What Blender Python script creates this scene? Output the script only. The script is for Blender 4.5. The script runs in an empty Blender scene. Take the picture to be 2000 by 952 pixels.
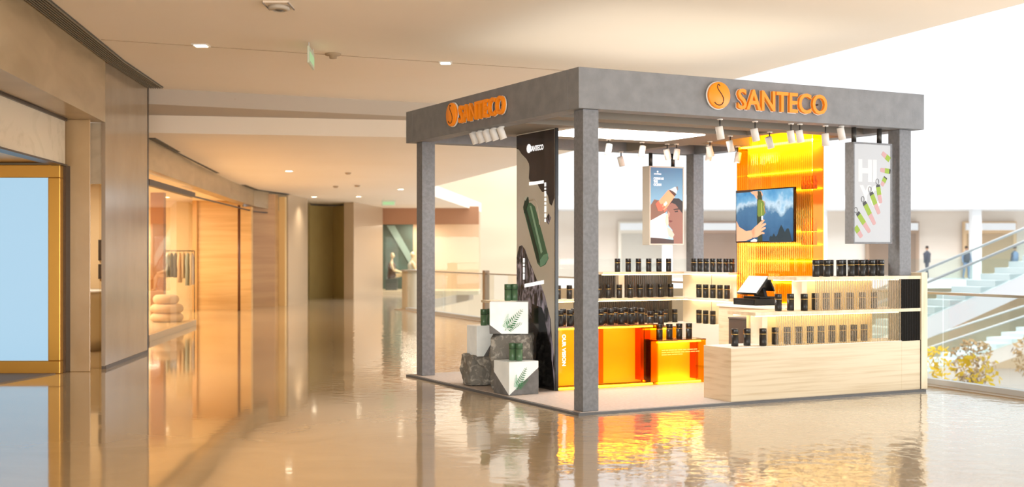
import bpy, math, random
from mathutils import Vector, Matrix, noise
random.seed(7)
PI = math.pi
SC = bpy.context.scene
COL = SC.collection

# ------------------------------------------------------------ camera, world, exposure
F, Y0, EYE = 2410.0, 495.0, 1.5
cd = bpy.data.cameras.new('camera'); cam = bpy.data.objects.new('camera', cd); COL.objects.link(cam)
cam.location = (0, 0, EYE); cam.rotation_euler = (PI/2, 0, 0)
cd.sensor_width = 36; cd.lens = 36*F/2000; cd.shift_y = (Y0-476)/2000
cd.clip_start = .05; cd.clip_end = 500
cd.dof.use_dof = True; cd.dof.focus_distance = 12.8
cd.dof.aperture_fstop = (cd.lens/1000)/0.027
SC.camera = cam
SC.view_settings.view_transform = 'Standard'
try: SC.view_settings.look = 'None'
except Exception: pass
SC.view_settings.gamma = 1; SC.view_settings.use_curve_mapping = False
SC.view_settings.exposure = 0.36

W = bpy.data.worlds.new('world'); SC.world = W; W.use_nodes = True
wb = W.node_tree.nodes['Background']
wb.inputs[0].default_value = (0.93, 0.965, 1.0, 1); wb.inputs[1].default_value = 0.95

def lamp(name, kind, loc, energy, color=(1, 1, 1), rot=(0, 0, 0), **k):
    d = bpy.data.lights.new(name, kind); d.energy = energy; d.color = color
    for a, b in k.items(): setattr(d, a, b)
    o = bpy.data.objects.new(name, d); COL.objects.link(o); o.location = loc; o.rotation_euler = rot
    return o
WARM = (1.0, .88, .72)
# added fill lamp behind the viewer, tilted up to brighten the ceiling
lamp('rear_fill', 'AREA', (0, -6, 1.5), 1150, (1, .94, .85), (math.radians(104), 0, 0), shape='RECTANGLE', size=14, size_y=2.6)
# daylight of the glazed atrium beside the gallery
lamp('atrium_daylight', 'AREA', (13.5, 12, .6), 1500, (1, .96, .91), (0, math.radians(108), 0), shape='RECTANGLE', size=4, size_y=30)
lamp('atrium_toplight', 'AREA', (22, 46, 17), 14000, (1, .98, .96), (math.radians(22), 0, 0), shape='RECTANGLE', size=50, size_y=20)

# ------------------------------------------------------------ kiosk frame of reference
TH = math.radians(27.484); OX, OY = .6145, 11.3634
CU, SU = math.cos(TH), math.sin(TH)
def K(u, v, z=0): return Vector((OX+u*CU-v*SU, OY+u*SU+v*CU, z))

# ------------------------------------------------------------ materials
def lin(c):
    f = lambda x: x/12.92 if x <= .04045 else ((x+.055)/1.055)**2.4
    return tuple(f(x/255) for x in c[:3])+(1,)
MATS = {}
def newmat(name):
    m = bpy.data.materials.new(name); m.use_nodes = True; MATS[name] = m
    nt = m.node_tree; return m, nt, nt.nodes['Principled BSDF'], nt.nodes['Material Output']
def M(name, rgb=(200, 200, 200), rough=.5, metal=0, spec=.5, var=None, scale=(4, 4, 4), det=6, bump=0, coat=0, emit=None, es=0, lo=.35, hi=.65, alpha=1, bscale=None, dist=0):
    if name in MATS: return MATS[name]
    m, nt, p, out = newmat(name)
    p.inputs['Base Color'].default_value = lin(rgb); p.inputs['Roughness'].default_value = rough
    p.inputs['Metallic'].default_value = metal; p.inputs['Specular IOR Level'].default_value = spec
    p.inputs['Coat Weight'].default_value = coat
    if var or bump:
        tc = nt.nodes.new('ShaderNodeTexCoord'); mp = nt.nodes.new('ShaderNodeMapping'); mp.inputs['Scale'].default_value = scale
        n = nt.nodes.new('ShaderNodeTexNoise'); n.inputs['Scale'].default_value = 1; n.inputs['Detail'].default_value = det
        n.inputs['Distortion'].default_value = dist
        nt.links.new(tc.outputs['Object'], mp.inputs[0]); nt.links.new(mp.outputs[0], n.inputs['Vector'])
        if var:
            cr = nt.nodes.new('ShaderNodeValToRGB'); cr.color_ramp.elements[0].color = lin(rgb); cr.color_ramp.elements[1].color = lin(var)
            cr.color_ramp.elements[0].position = lo; cr.color_ramp.elements[1].position = hi
            nt.links.new(n.outputs[0], cr.inputs[0]); nt.links.new(cr.outputs[0], p.inputs['Base Color'])
        if bump:
            b = nt.nodes.new('ShaderNodeBump'); b.inputs['Strength'].default_value = bump; b.inputs['Distance'].default_value = .01
            src = n
            if bscale:
                mp2 = nt.nodes.new('ShaderNodeMapping'); mp2.inputs['Scale'].default_value = bscale
                src = nt.nodes.new('ShaderNodeTexNoise'); src.inputs['Scale'].default_value = 1; src.inputs['Detail'].default_value = 3
                nt.links.new(tc.outputs['Object'], mp2.inputs[0]); nt.links.new(mp2.outputs[0], src.inputs['Vector'])
            nt.links.new(src.outputs[0], b.inputs['Height']); nt.links.new(b.outputs[0], p.inputs['Normal'])
    if emit:
        p.inputs['Emission Color'].default_value = lin(emit); p.inputs['Emission Strength'].default_value = es
    return m
def glassy(name, tint, fres=1.45, rough=.02, refl=(1, 1, 1), stripes=None):
    """thin clear or tinted sheet: straight-through tint plus a mirror-like surface"""
    m = bpy.data.materials.new(name); m.use_nodes = True; nt = m.node_tree; nt.nodes.clear(); MATS[name] = m
    out = nt.nodes.new('ShaderNodeOutputMaterial'); mx = nt.nodes.new('ShaderNodeMixShader')
    t = nt.nodes.new('ShaderNodeBsdfTransparent'); t.inputs[0].default_value = tuple(tint)+(1,)
    g = nt.nodes.new('ShaderNodeBsdfGlossy'); g.inputs['Roughness'].default_value = rough; g.inputs[0].default_value = tuple(refl)+(1,)
    fr = nt.nodes.new('ShaderNodeFresnel'); fr.inputs[0].default_value = fres
    ge = nt.nodes.new('ShaderNodeNewGeometry'); sb = nt.nodes.new('ShaderNodeMath'); sb.operation = 'SUBTRACT'; sb.inputs[0].default_value = 1; nt.links.new(ge.outputs['Backfacing'], sb.inputs[1])
    ml = nt.nodes.new('ShaderNodeMath'); ml.operation = 'MULTIPLY'; nt.links.new(fr.outputs[0], ml.inputs[0]); nt.links.new(sb.outputs[0], ml.inputs[1])
    nt.links.new(ml.outputs[0], mx.inputs[0]); nt.links.new(t.outputs[0], mx.inputs[1]); nt.links.new(g.outputs[0], mx.inputs[2])
    last = mx
    if stripes:
        pitch, width, rgb = stripes
        tc = nt.nodes.new('ShaderNodeTexCoord'); sx = nt.nodes.new('ShaderNodeSeparateXYZ'); nt.links.new(tc.outputs['Object'], sx.inputs[0])
        mu = nt.nodes.new('ShaderNodeMath'); mu.operation = 'MULTIPLY'; mu.inputs[1].default_value = 1/pitch
        fr2 = nt.nodes.new('ShaderNodeMath'); fr2.operation = 'FRACT'; lt = nt.nodes.new('ShaderNodeMath'); lt.operation = 'LESS_THAN'; lt.inputs[1].default_value = width
        nt.links.new(sx.outputs[0], mu.inputs[0]); nt.links.new(mu.outputs[0], fr2.inputs[0]); nt.links.new(fr2.outputs[0], lt.inputs[0])
        d = nt.nodes.new('ShaderNodeBsdfPrincipled'); d.inputs['Base Color'].default_value = lin(rgb); d.inputs['Roughness'].default_value = .25
        m2 = nt.nodes.new('ShaderNodeMixShader'); nt.links.new(lt.outputs[0], m2.inputs[0]); nt.links.new(mx.outputs[0], m2.inputs[1]); nt.links.new(d.outputs[0], m2.inputs[2])
        last = m2
    nt.links.new(last.outputs[0], out.inputs[0])
    return m
def glow(name, rgb, s):
    if name in MATS: return MATS[name]
    return M(name, rgb, .5, emit=rgb, es=s)

GREY = M('grey_concrete', (120, 122, 126), .62, var=(131, 133, 137), scale=(7, 7, 7), bump=.25, bscale=(60, 60, 60))
GREYP = M('grey_post_paint', (110, 112, 117), .55, var=(124, 126, 131), scale=(30, 30, 30), bump=.15)
SOFFIT = M('soffit_paint', (128, 121, 112), .75)
CARPET = M('platform_top', (192, 180, 172), .55, var=(178, 168, 160), scale=(30, 30, 30), det=8)
EDGE = M('platform_edge', (96, 97, 100), .5)
WOOD = M('maple_veneer', (218, 202, 174), .45, var=(198, 176, 142), scale=(1.0, 3, 30), det=8, lo=.45, hi=.75, dist=.35)
WOODE = M('maple_edge', (228, 214, 188), .45, var=(214, 196, 164), scale=(12, 12, 2), det=6)
WHITE = M('white_laminate', (238, 232, 222), .4)
BLACK = M('matte_black', (34, 32, 31), .42, spec=.4)
BLACKL = M('satin_black_lid', (26, 25, 25), .3, spec=.5)
GOLD = M('gold_print', (214, 180, 110), .3, metal=.8)
RIBB = M('ribbed_black', (22, 18, 15), .6, spec=.15)
ORANGE = M('orange_sign', (240, 140, 20), .4, emit=(240, 130, 10), es=.12)
SIGNW = M('sign_white_edge', (235, 235, 232), .4)
LED = glow('warm_led', (255, 226, 170), 8.0)
LEDA = glow('amber_box_led', (255, 232, 180), 17.0)
PANEL = glow('ceiling_light_diffuser', (255, 252, 245), 6.0)
SPOTG = glow('spot_lens', (255, 240, 215), 5.0)
SPOTW = M('white_spot_metal', (225, 222, 218), .4)
DARKM = M('dark_steel', (70, 68, 66), .4, metal=.5)
AMBER = glassy('amber_acrylic', (1.0, .74, .13), 1.4, .05, (1, .75, .4))
AMBERC = glassy('amber_ribbed_glass', (1.0, .62, .03), 1.7, .04, (1, .72, .2))
AMBERD = glassy('deep_amber_divider', (.95, .50, .06), 1.3, .1, (1, .6, .3))
CLEARRIB = glassy('ribbed_clear_glass', (.97, .90, .72), 1.3, .15, (1, .95, .85), stripes=(.0235, .30, (150, 118, 72)))
GLASS = glassy('clear_glass', (.93, .955, .95), 1.45, .0)
SHOPGLASS = glassy('shop_glass', (.97, .94, .88), 1.3, .0)

# ------------------------------------------------------------ mesh builder
class MB:
    def __init__(s): s.v = []; s.f = []; s.m = []; s.mats = []; s.sm = []
    def mi(s, m):
        if m not in s.mats: s.mats.append(m)
        return s.mats.index(m)
    def add(s, vs, fs, m, smooth=False):
        b = len(s.v); s.v += [tuple(x) for x in vs]; k = s.mi(m)
        for f in fs: s.f.append([b+i for i in f]); s.m.append(k); s.sm.append(smooth)
        return s
    def box(s, x0, x1, y0, y1, z0, z1, m, T=None):
        vs = [Vector((x, y, z)) for z in (z0, z1) for y in (y0, y1) for x in (x0, x1)]
        if T is not None: vs = [T @ v for v in vs]
        return s.add(vs, [(0, 2, 3, 1), (4, 5, 7, 6), (0, 1, 5, 4), (2, 6, 7, 3), (0, 4, 6, 2), (1, 3, 7, 5)], m)
    def lathe(s, prof, m, c=(0, 0, 0), n=24, T=None, smooth=True):
        vs = []; fs = []
        for r, z in prof:
            for i in range(n):
                a = 2*PI*i/n; vs.append(Vector((r*math.cos(a), r*math.sin(a), z)))
        for j in range(len(prof)-1):
            for i in range(n):
                fs.append((j*n+i, j*n+(i+1) % n, (j+1)*n+(i+1) % n, (j+1)*n+i))
        k = len(prof)-1
        if prof[0][0] > 1e-4: fs.append(tuple(range(n-1, -1, -1)))
        if prof[k][0] > 1e-4: fs.append(tuple(k*n+i for i in range(n)))
        T = T if T is not None else Matrix.Identity(4)
        vs = [T @ v + Vector(c) for v in vs]
        return s.add(vs, fs, m, smooth)
    def tube(s, pts, r, m, n=8, closed=False):
        pts = [Vector(p) for p in pts]; rs = r if isinstance(r, (list, tuple)) else [r]*len(pts)
        vs = []; N = len(pts)
        for i, p in enumerate(pts):
            a = pts[i-1] if (i > 0 or closed) else p; b = pts[(i+1) % N] if (i < N-1 or closed) else p
            t = (b-a).normalized(); up = Vector((0, 0, 1)) if abs(t.z) < .95 else Vector((1, 0, 0))
            x = t.cross(up).normalized(); y = x.cross(t)
            for k in range(n):
                q = 2*PI*k/n; vs.append(p+x*math.cos(q)*rs[i]+y*math.sin(q)*rs[i])
        fs = []
        for i in range(N if closed else N-1):
            j = (i+1) % N
            for k in range(n): fs.append((i*n+k, i*n+(k+1) % n, j*n+(k+1) % n, j*n+k))
        if not closed: fs += [tuple(range(n-1, -1, -1)), tuple((N-1)*n+k for k in range(n))]
        return s.add(vs, fs, m, True)
    def plate(s, pts, y0, y1, m):
        """polygon in local XZ, thick from y0 (front, towards -Y) to y1"""
        n = len(pts); vs = [(x, y0, z) for x, z in pts]+[(x, y1, z) for x, z in pts]
        fs = [tuple(range(n)), tuple(range(2*n-1, n-1, -1))]+[(i, i+n, (i+1) % n+n, (i+1) % n) for i in range(n)]
        return s.add(vs, fs, m)
    def slab(s, pts, z0, z1, m):
        """polygon in XY; z0/z1 numbers or lists per point"""
        n = len(pts); a = z0 if isinstance(z0, list) else [z0]*n; b = z1 if isinstance(z1, list) else [z1]*n
        vs = [(x, y, a[i]) for i, (x, y) in enumerate(pts)]+[(x, y, b[i]) for i, (x, y) in enumerate(pts)]
        fs = [tuple(range(n-1, -1, -1)), tuple(range(n, 2*n))]+[(i, (i+1) % n, (i+1) % n+n, i+n) for i in range(n)]
        return s.add(vs, fs, m)
    def ribbed(s, x0, x1, z0, z1, y, depth, pitch, m, thick=.006, sub=4):
        n = max(2, int((x1-x0)/pitch*sub)); vs = []
        for j, z in enumerate((z0, z1)):
            for i in range(n+1):
                x = x0+(x1-x0)*i/n; vs.append((x, y-depth*abs(math.sin(PI*(x-x0)/pitch)), z))
        fs = [(i, i+1, n+2+i, n+1+i) for i in range(n)]
        return s.add(vs, fs, m, False)
    def build(s, name, parent=None, bevel=0, smooth=None, loc=None, rotz=0, seg=2):
        me = bpy.data.meshes.new(name); me.from_pydata(s.v, [], s.f)
        for m in s.mats: me.materials.append(m)
        me.polygons.foreach_set('material_index', s.m); me.polygons.foreach_set('use_smooth', s.sm if smooth is None else [smooth]*len(s.f))
        me.update()
        o = bpy.data.objects.new(name, me); COL.objects.link(o)
        if parent: o.parent = parent
        if loc is not None: o.location = loc
        o.rotation_euler.z = rotz
        if bevel:
            b = o.modifiers.new('bevel', 'BEVEL'); b.width = bevel; b.segments = seg; b.limit_method = 'ANGLE'; b.angle_limit = math.radians(50)
        return o

def root(name, label, cat, loc=(0, 0, 0), rotz=0, group=None):
    o = bpy.data.objects.new(name, None); COL.objects.link(o); o.location = loc; o.rotation_euler = (0, 0, rotz); o.empty_display_size = .1
    o['label'] = label; o['category'] = cat
    if group: o['group'] = group
    return o
def kroot(name, label, cat, u, v, z=0, rot=0, group=None): return root(name, label, cat, K(u, v, z), TH+rot, group)
def tag(o, label, cat, group=None):
    o['label'] = label; o['category'] = cat
    if group: o['group'] = group
    return o
def struct(o): o['kind'] = 'structure'; return o
def clone(o, parent=None):
    c = o.copy(); COL.objects.link(c); c.parent = parent
    for ch in list(o.children): clone(ch, c)
    return c
def text(s, name, mat, w, h, x, z, parent, ext=.004, off=0, y=0, rot=0, slim=False):
    """lettering fitted to w x h (metres) centred at x, z in the XZ plane facing -Y; mat is a material"""
    cu = bpy.data.curves.new(name, 'FONT'); cu.body = s; cu.align_x = 'LEFT'; cu.extrude = .5; cu.offset = off; cu.resolution_u = 3; cu.space_line = .95
    t = bpy.data.objects.new(name, cu); COL.objects.link(t)
    dg = bpy.context.evaluated_depsgraph_get(); dg.update()
    me = bpy.data.meshes.new_from_object(t.evaluated_get(dg)); bpy.data.objects.remove(t)
    xs = [v.co.x for v in me.vertices]; ys = [v.co.y for v in me.vertices]
    x0, x1, y0, y1 = min(xs), max(xs), min(ys), max(ys); sx = w/(x1-x0); sy = h/(y1-y0)
    cr, sr = math.cos(rot), math.sin(rot)
    for v in me.vertices:
        a = (v.co.x-(x0+x1)/2)*sx; b = (v.co.y-(y0+y1)/2)*sy; d = v.co.z
        v.co = (x+a*cr-b*sr, y-ext*(d+.5), z+a*sr+b*cr)
    me.materials.clear(); me.materials.append(mat)
    o = bpy.data.objects.new(name, me); COL.objects.link(o); o.parent = parent
    return o

# ============================================================ THE MALL
STONE = M('beige_stone', (180, 156, 122), .28, var=(162, 138, 104), scale=(.8, .8, 3), det=8, dist=1)
STONEP = M('polished_stone', (160, 140, 116), .16, var=(146, 126, 102), scale=(1.2, 1.2, .8), det=7)
STONEC = M('column_stone', (200, 168, 126), .2, var=(186, 154, 112), scale=(1.4, 1.4, 1.4), det=7)
MARBLE = M('white_marble', (216, 202, 178), .2, var=(190, 176, 152), scale=(.9, .9, 1.4), det=5, lo=.5, hi=.8, dist=2.5)
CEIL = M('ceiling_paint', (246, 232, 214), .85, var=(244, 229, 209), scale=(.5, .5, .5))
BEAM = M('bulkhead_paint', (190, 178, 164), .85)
SEAM = M('seam_dark', (176, 152, 124), .8)
BROWNL = M('bronze_trim', (70, 56, 44), .35, metal=.5)
GOLDF = M('gold_frame', (205, 152, 66), .3, metal=.65)
OLIVE = M('olive_wall', (184, 162, 104), .35, var=(172, 148, 90), scale=(1, 1, .6))
WOODW = M('honey_wood_wall', (222, 180, 118), .4, var=(204, 158, 94), scale=(.5, .5, 9), det=7, lo=.4, hi=.7, dist=.6)
WOODD = M('tan_wood_panel', (190, 146, 92), .4, var=(174, 128, 76), scale=(.5, .5, 6), det=7)
CREAM = M('cream_wall', (236, 210, 168), .6)
MAT = M('dark_mat', (120, 100, 80), .7)

# floor: polished tan stone with gentle waviness
def floor_mat():
    m, nt, p, out = newmat('polished_floor')
    p.inputs['Roughness'].default_value = .07; p.inputs['Specular IOR Level'].default_value = .6
    p.inputs['Coat Weight'].default_value = .35; p.inputs['Coat Roughness'].default_value = .02
    tc = nt.nodes.new('ShaderNodeTexCoord')
    n1 = nt.nodes.new('ShaderNodeTexNoise'); n1.inputs['Scale'].default_value = .9; n1.inputs['Detail'].default_value = 8; n1.inputs['Distortion'].default_value = 1.2
    nt.links.new(tc.outputs['Object'], n1.inputs['Vector'])
    cr = nt.nodes.new('ShaderNodeValToRGB'); e = cr.color_ramp.elements; e[0].position = .35; e[0].color = lin((196, 170, 128)); e[1].position = .7; e[1].color = lin((210, 184, 142))
    nt.links.new(n1.outputs[0], cr.inputs[0])
    # the floor colour blends to a paler tone towards the glazed side
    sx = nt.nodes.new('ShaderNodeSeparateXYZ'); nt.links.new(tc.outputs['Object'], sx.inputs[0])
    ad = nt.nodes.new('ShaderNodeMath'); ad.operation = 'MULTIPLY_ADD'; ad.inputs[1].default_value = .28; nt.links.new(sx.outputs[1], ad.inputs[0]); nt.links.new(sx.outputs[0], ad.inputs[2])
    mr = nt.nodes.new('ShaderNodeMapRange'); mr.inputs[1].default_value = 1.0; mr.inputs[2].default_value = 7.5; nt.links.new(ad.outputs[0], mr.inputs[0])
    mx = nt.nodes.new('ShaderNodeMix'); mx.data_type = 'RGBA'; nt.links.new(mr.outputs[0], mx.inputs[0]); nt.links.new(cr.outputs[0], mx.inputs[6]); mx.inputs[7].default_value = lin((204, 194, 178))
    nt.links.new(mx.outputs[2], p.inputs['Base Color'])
    n2 = nt.nodes.new('ShaderNodeTexNoise'); n2.inputs['Scale'].default_value = 6.0; n2.inputs['Detail'].default_value = 3; nt.links.new(tc.outputs['Object'], n2.inputs['Vector'])
    mr2 = nt.nodes.new('ShaderNodeMapRange'); mr2.inputs[1].default_value = 1.5; mr2.inputs[2].default_value = 4.5; mr2.inputs[3].default_value = .03; mr2.inputs[4].default_value = .5
    nt.links.new(ad.outputs[0], mr2.inputs[0])
    b = nt.nodes.new('ShaderNodeBump'); b.inputs['Distance'].default_value = .012; nt.links.new(mr2.outputs[0], b.inputs['Strength']); nt.links.new(n2.outputs[0], b.inputs['Height'])
    nt.links.new(b.outputs[0], p.inputs['Normal']); nt.links.new(b.outputs[0], p.inputs['Coat Normal'])
    return m
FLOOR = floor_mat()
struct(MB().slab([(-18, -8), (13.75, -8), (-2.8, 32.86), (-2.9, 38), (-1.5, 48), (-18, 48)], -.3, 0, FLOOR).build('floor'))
struct(MB().slab([(-30, 5), (90, -10), (110, 130), (-40, 130)], -5.3, -5.0, M('lower_floor_stone', (180, 178, 176), .25)).build('floor_lower'))

# ceilings
L1 = [(-6.0, 18.45), (-4.87, 18.95), (-1.75, 20.35), (1.72, 21.9)]
L2 = [(-6.8, 20.0), (-5.2, 20.3), (-1.8, 20.95), (1.6, 22.2)]
edge = [(10.6, -3), (5.1, 12.37), (3.64, 16.42)]
struct(MB().slab([(-9, -3)]+edge+[L1[3], L1[2], L1[1], L1[0], (-9, 18.45)], 4.0, 4.25, CEIL).build('ceiling'))
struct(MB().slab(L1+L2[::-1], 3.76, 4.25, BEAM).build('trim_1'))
ll = MB(); pts = L2+[(-2.6, 34), (-1.2, 48), (-14, 48), (-14, 34), (-12, 20)]
zs = [3.47]*4+[3.22, 3.1, 3.1, 3.22, 3.47]
ll.slab(pts, zs, [z+.35 for z in zs], CEIL)
struct(ll.build('ceiling_far'))
def seam(name, a, b, z, w=.018, m=None):
    a = Vector((*a, z)); b = Vector((*b, z)); d = (b-a).normalized(); n = Vector((-d.y, d.x, 0))*w/2
    o = MB().slab([(a-n)[:2], (b-n)[:2], (b+n)[:2], (a+n)[:2]], z-.004, z+.002, m or SEAM).build(name); return struct(o)
seam('trim_2', (-4.8, 14.42), (-.87, 16.15), 4.0)
seam('trim_3', (-.87, 16.15), (2.6, 17.7), 4.0)
seam('trim_4', (-4.3, 19.2), (-4.32, 19.21), 3.9)

def wall(name, path, z0, z1, t, m, side=-1, zl=None):
    """wall along a plan path; t thick towards the left of travel (side=-1: away from corridor)"""
    P = [Vector(p) for p in path]; off = []
    for i, p in enumerate(P):
        d = ((P[min(i+1, len(P)-1)])-(P[max(i-1, 0)])).normalized(); off.append(p+Vector((-d.y, d.x))*t)
    mb = MB(); n = len(P)
    za = z0 if isinstance(z0, list) else [z0]*n; zb = z1 if isinstance(z1, list) else [z1]*n
    vs = [(p.x, p.y, za[i]) for i, p in enumerate(P)]+[(p.x, p.y, zb[i]) for i, p in enumerate(P)]+[(p.x, p.y, za[i]) for i, p in enumerate(off)]+[(p.x, p.y, zb[i]) for i, p in enumerate(off)]
    fs = []
    for i in range(n-1):
        fs += [(i, i+1, n+i+1, n+i), (2*n+i+1, 2*n+i, 3*n+i, 3*n+i+1), (n+i, n+i+1, 3*n+i+1, 3*n+i), (i+1, i, 2*n+i, 2*n+i+1)]
    fs += [(0, n, 3*n, 2*n), (n-1, 2*n+n-1, 4*n-1, 2*n-1)]
    mb.add(vs, fs, m); return mb.build(name)
P0, P1, P2 = (-4.66, 11.15), (-5.25, 15.93), (-5.47, 18.5)
struct(wall('wall_left', [(-3.75, 4), P0, P1], 3.19, 3.99, .4, STONE))
struct(wall('trim_5', [(-4.2, 5), (-5.36, 12.9), (-5.6, 15.46)], 2.61, 3.16, .12, MARBLE))
struct(wall('trim_6', [(-4.17, 5), (-5.33, 12.9), (-5.57, 15.46)], 3.155, 3.19, .16, BROWNL))
struct(wall('trim_7', [(-4.17, 5), (-5.33, 12.9), (-5.57, 15.46)], 2.59, 2.612, .16, BROWNL))
struct(MB().slab([(-4.4, 6), (-5.44, 12.9), (-5.64, 15.4), (-9, 15.4), (-9, 6)], 2.63, 2.7, GOLDF).build('trim_8'))
struct(MB().box(-9.3, -9.15, 4, 15.5, 0, 4, STONE).build('wall_recess'))
struct(MB().box(-9.2, -5.62, 15.62, 15.9, 0, 3.2, STONE).build('wall_screen_recess'))
# large blue display in a gold frame, facing the corridor
t = root('advertising_screen', 'large pale blue display screen in a gold frame at left edge', 'screen', (-7.2, 15.4, 0))
MB().box(-1.8, 1.43, -.02, .12, .16, 2.44, M('blue_screen', (20, 24, 28), .25, emit=(176, 214, 238), es=.74)).build('display', t)
fr = MB(); fr.box(-1.95, 1.58, -.06, .16, .0, .16, GOLDF); fr.box(-1.95, 1.58, -.06, .16, 2.44, 2.6, GOLDF); fr.box(1.43, 1.58, -.06, .16, .16, 2.44, GOLDF); fr.box(-1.95, -1.8, -.06, .16, .16, 2.44, GOLDF)
fr.build('frame', t, .008)
tag(MB().slab([(-9, 12.2), (-6.25, 12.2), (-5.66, 15.3), (-9, 15.3)], 0.0, .012, MAT).build('floor_mat'), 'dark brown entrance mat on floor under the blue screen', 'mat')
o = MB().slab([(-5.71, 15.6), (-5.33, 15.6), (-5.72, 16.5), (-6.2, 16.5)], 0, 3.19, STONEC).build('stone_column', bevel=.01); tag(o, 'warm beige stone column just right of the blue screen', 'column')
tag(MB().box(-5.62, -5.585, 15.45, 15.6, 0, 2.6, BROWNL).build('bronze_mullion'), 'slim dark bronze mullion between blue screen and stone column', 'mullion')
# polished pier with groove
t = root('polished_pier', 'tall greyish polished stone pier left of the clothes shop', 'pier')
wall('stone_facing', [P1, P2], .04, 3.99, .05, STONEP).parent = t
wall('plinth', [(-5.245, 15.95), (-5.465, 18.52)], 0, .045, .06, BROWNL).parent = t
tag(MB().box(-5.53, -5.475, 18.51, 18.6, 0, 3.99, BROWNL).build('bronze_corner_strip'), 'dark bronze strip on far edge of the polished pier', 'strip')
struct(wall('wall_left_return', [(-5.5, 18.6), (-6.14, 20.85)], 0, 3.99, .2, STONEP))
# room behind the narrow gap
struct(MB().box(-9, -6.2, 20.3, 20.5, 0, 3.5, CREAM).build('wall_boutique_back'))
struct(MB().box(-9.2, -9.0, 15.9, 20.5, 0, 3.5, CREAM).build('wall_boutique_side'))
struct(MB().slab([(-9, 16.5), (-5.6, 16.5), (-5.85, 18.5), (-6.25, 20.3), (-9, 20.3)], 2.75, 2.85, MARBLE).build('ceiling_boutique'))
struct(MB().box(-6.6, -5.3, 16.0, 16.1, 2.4, 3.19, MARBLE).build('trim_40'))
struct(MB().slab([(-9.3, 4), (-4.05, 4), (-4.9, 11), (-5.5, 15.9), (-9.3, 15.9)], 3.2, 3.26, CEIL).build('ceiling_recess'))
tag(MB().box(-5.36, -5.27, 16.02, 16.04, 0, 2.7, SHOPGLASS).build('shop_window_pane'), 'narrow clear pane in the gap beside the polished pier', 'window pane')
lamp('boutique_lamp', 'AREA', (-7, 18.2, 2.7), 60, (1, .85, .66), (0, 0, 0), shape='SQUARE', size=1.2)
t = root('display_counter', 'white curved shop counter seen through the narrow gap', 'counter', (-6.78, 19.2, 0))
MB().lathe([(.5, 0), (.5, .12), (.62, .2), (.62, .75), (.7, .8), (.7, .9), (.0, .9)], M('cream_gloss', (236, 222, 186), .2), n=32).build('body', t)
MB().lathe([(.72, .0), (.72, .03), (0, .03)], WHITE, (0, 0, .9), 32).build('countertop', t)
for k, (zz, hh) in enumerate([(1.55, .34), (1.2, .24)]):
    t = root('picture_frame', ['larger dark square picture on the boutique wall', 'smaller dark square picture low on the boutique wall'][k], 'picture', (-6.63, 20.28, zz))
    MB().box(-.16, .16, -.03, 0, -hh/2, hh/2, M('dark_frame', (60, 48, 40), .4)).build('frame', t); MB().box(-.12, .12, -.035, -.03, -hh/2+.04, hh/2-.04, M('dark_picture', (92, 74, 62), .4)).build('canvas', t)

# ventilation grille under the ceiling
t = root('ventilation_grille', 'long dark slatted ventilation grille between ceiling and left stone wall', 'vent')
def off(path, d):
    P = [Vector(p) for p in path]; r = []
    for i, p in enumerate(P):
        q = (P[min(i+1, len(P)-1)]-P[max(i-1, 0)]).normalized(); r.append(tuple(p+Vector((q.y, -q.x))*d))
    return r
VP = [(-3.75, 4), P0, P1, P2]
a = off(VP, .0); b = off(VP, .24)
MB().slab(a+b[::-1], 3.985, 3.998, M('vent_dark', (84, 78, 68), .6)).build('backing', t)
sl = MB()
for k in range(7):
    q0 = off(VP, .02+k*.033); q1 = off(VP, .032+k*.033); sl.slab(q0+q1[::-1], 3.97, 3.986, M('vent_slat', (128, 118, 102), .5))
sl.build('slats', t)

# clothes shop: curved fascia, glass, ledge
Q = [(-6.16, 20.9), (-6.6, 25.64), (-6.95, 30.5), (-7.0, 33.5), (-6.5, 35.4)]
struct(wall('wall_left_shop_fascia', Q, [2.93, 2.9, 2.85, 2.78, 2.68], [3.68, 3.66, 3.58, 3.42, 3.28], .3, STONE))
t = root('curved_grille', 'thin dark vent line above the curved shop fascia', 'vent')
q1 = off(Q, .12)
MB().slab(Q+q1[::-1], [3.44, 3.39, 3.29, 3.22, 3.17]+[3.17, 3.22, 3.29, 3.39, 3.44], [3.47, 3.42, 3.32, 3.25, 3.2]+[3.2, 3.25, 3.32, 3.42, 3.47], M('vent_dark')).build('grille_strip', t)
o = wall('door_track', [(-6.14, 20.9), (-6.58, 25.64)], 2.66, 2.76, .1, M('dark_track', (58, 44, 34), .4)); tag(o, 'thick black sliding door track behind the clothes shop glass', 'track')
o = wall('ceiling_cable_rail', [(-6.58, 25.64), (-6.93, 30.5), (-7.0, 33.5), (-6.55, 35.3)], [2.66, 2.66, 2.62, 2.6], [2.69, 2.69, 2.65, 2.63], .04, M('dark_track')); tag(o, 'thin curved dark rail running over the shop entrance', 'rail')
struct(wall('trim_9', [(-6.14, 20.9), (-6.6, 25.8)], 0, .11, 1.3, M('ledge_stone', (196, 170, 132), .3)))
t = root('shop_window', 'tall clear glass front of the clothes shop', 'shop window')
wall('glass_pane', [(-6.2, 20.9), (-6.64, 25.64)], .11, 2.93, .012, SHOPGLASS).parent = t
MB().box(-6.22, -6.17, 20.87, 20.93, .11, 2.93, BROWNL).build('frame_post', t)
tag(MB().lathe([(.035, 0), (.035, 2.75)], M('dark_red_bronze', (96, 52, 30), .3), (-7.1, 32.1, 0), 12).build('slim_pole'), 'slim dark reddish pole in the shop entrance before the honey wall', 'pole')
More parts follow.
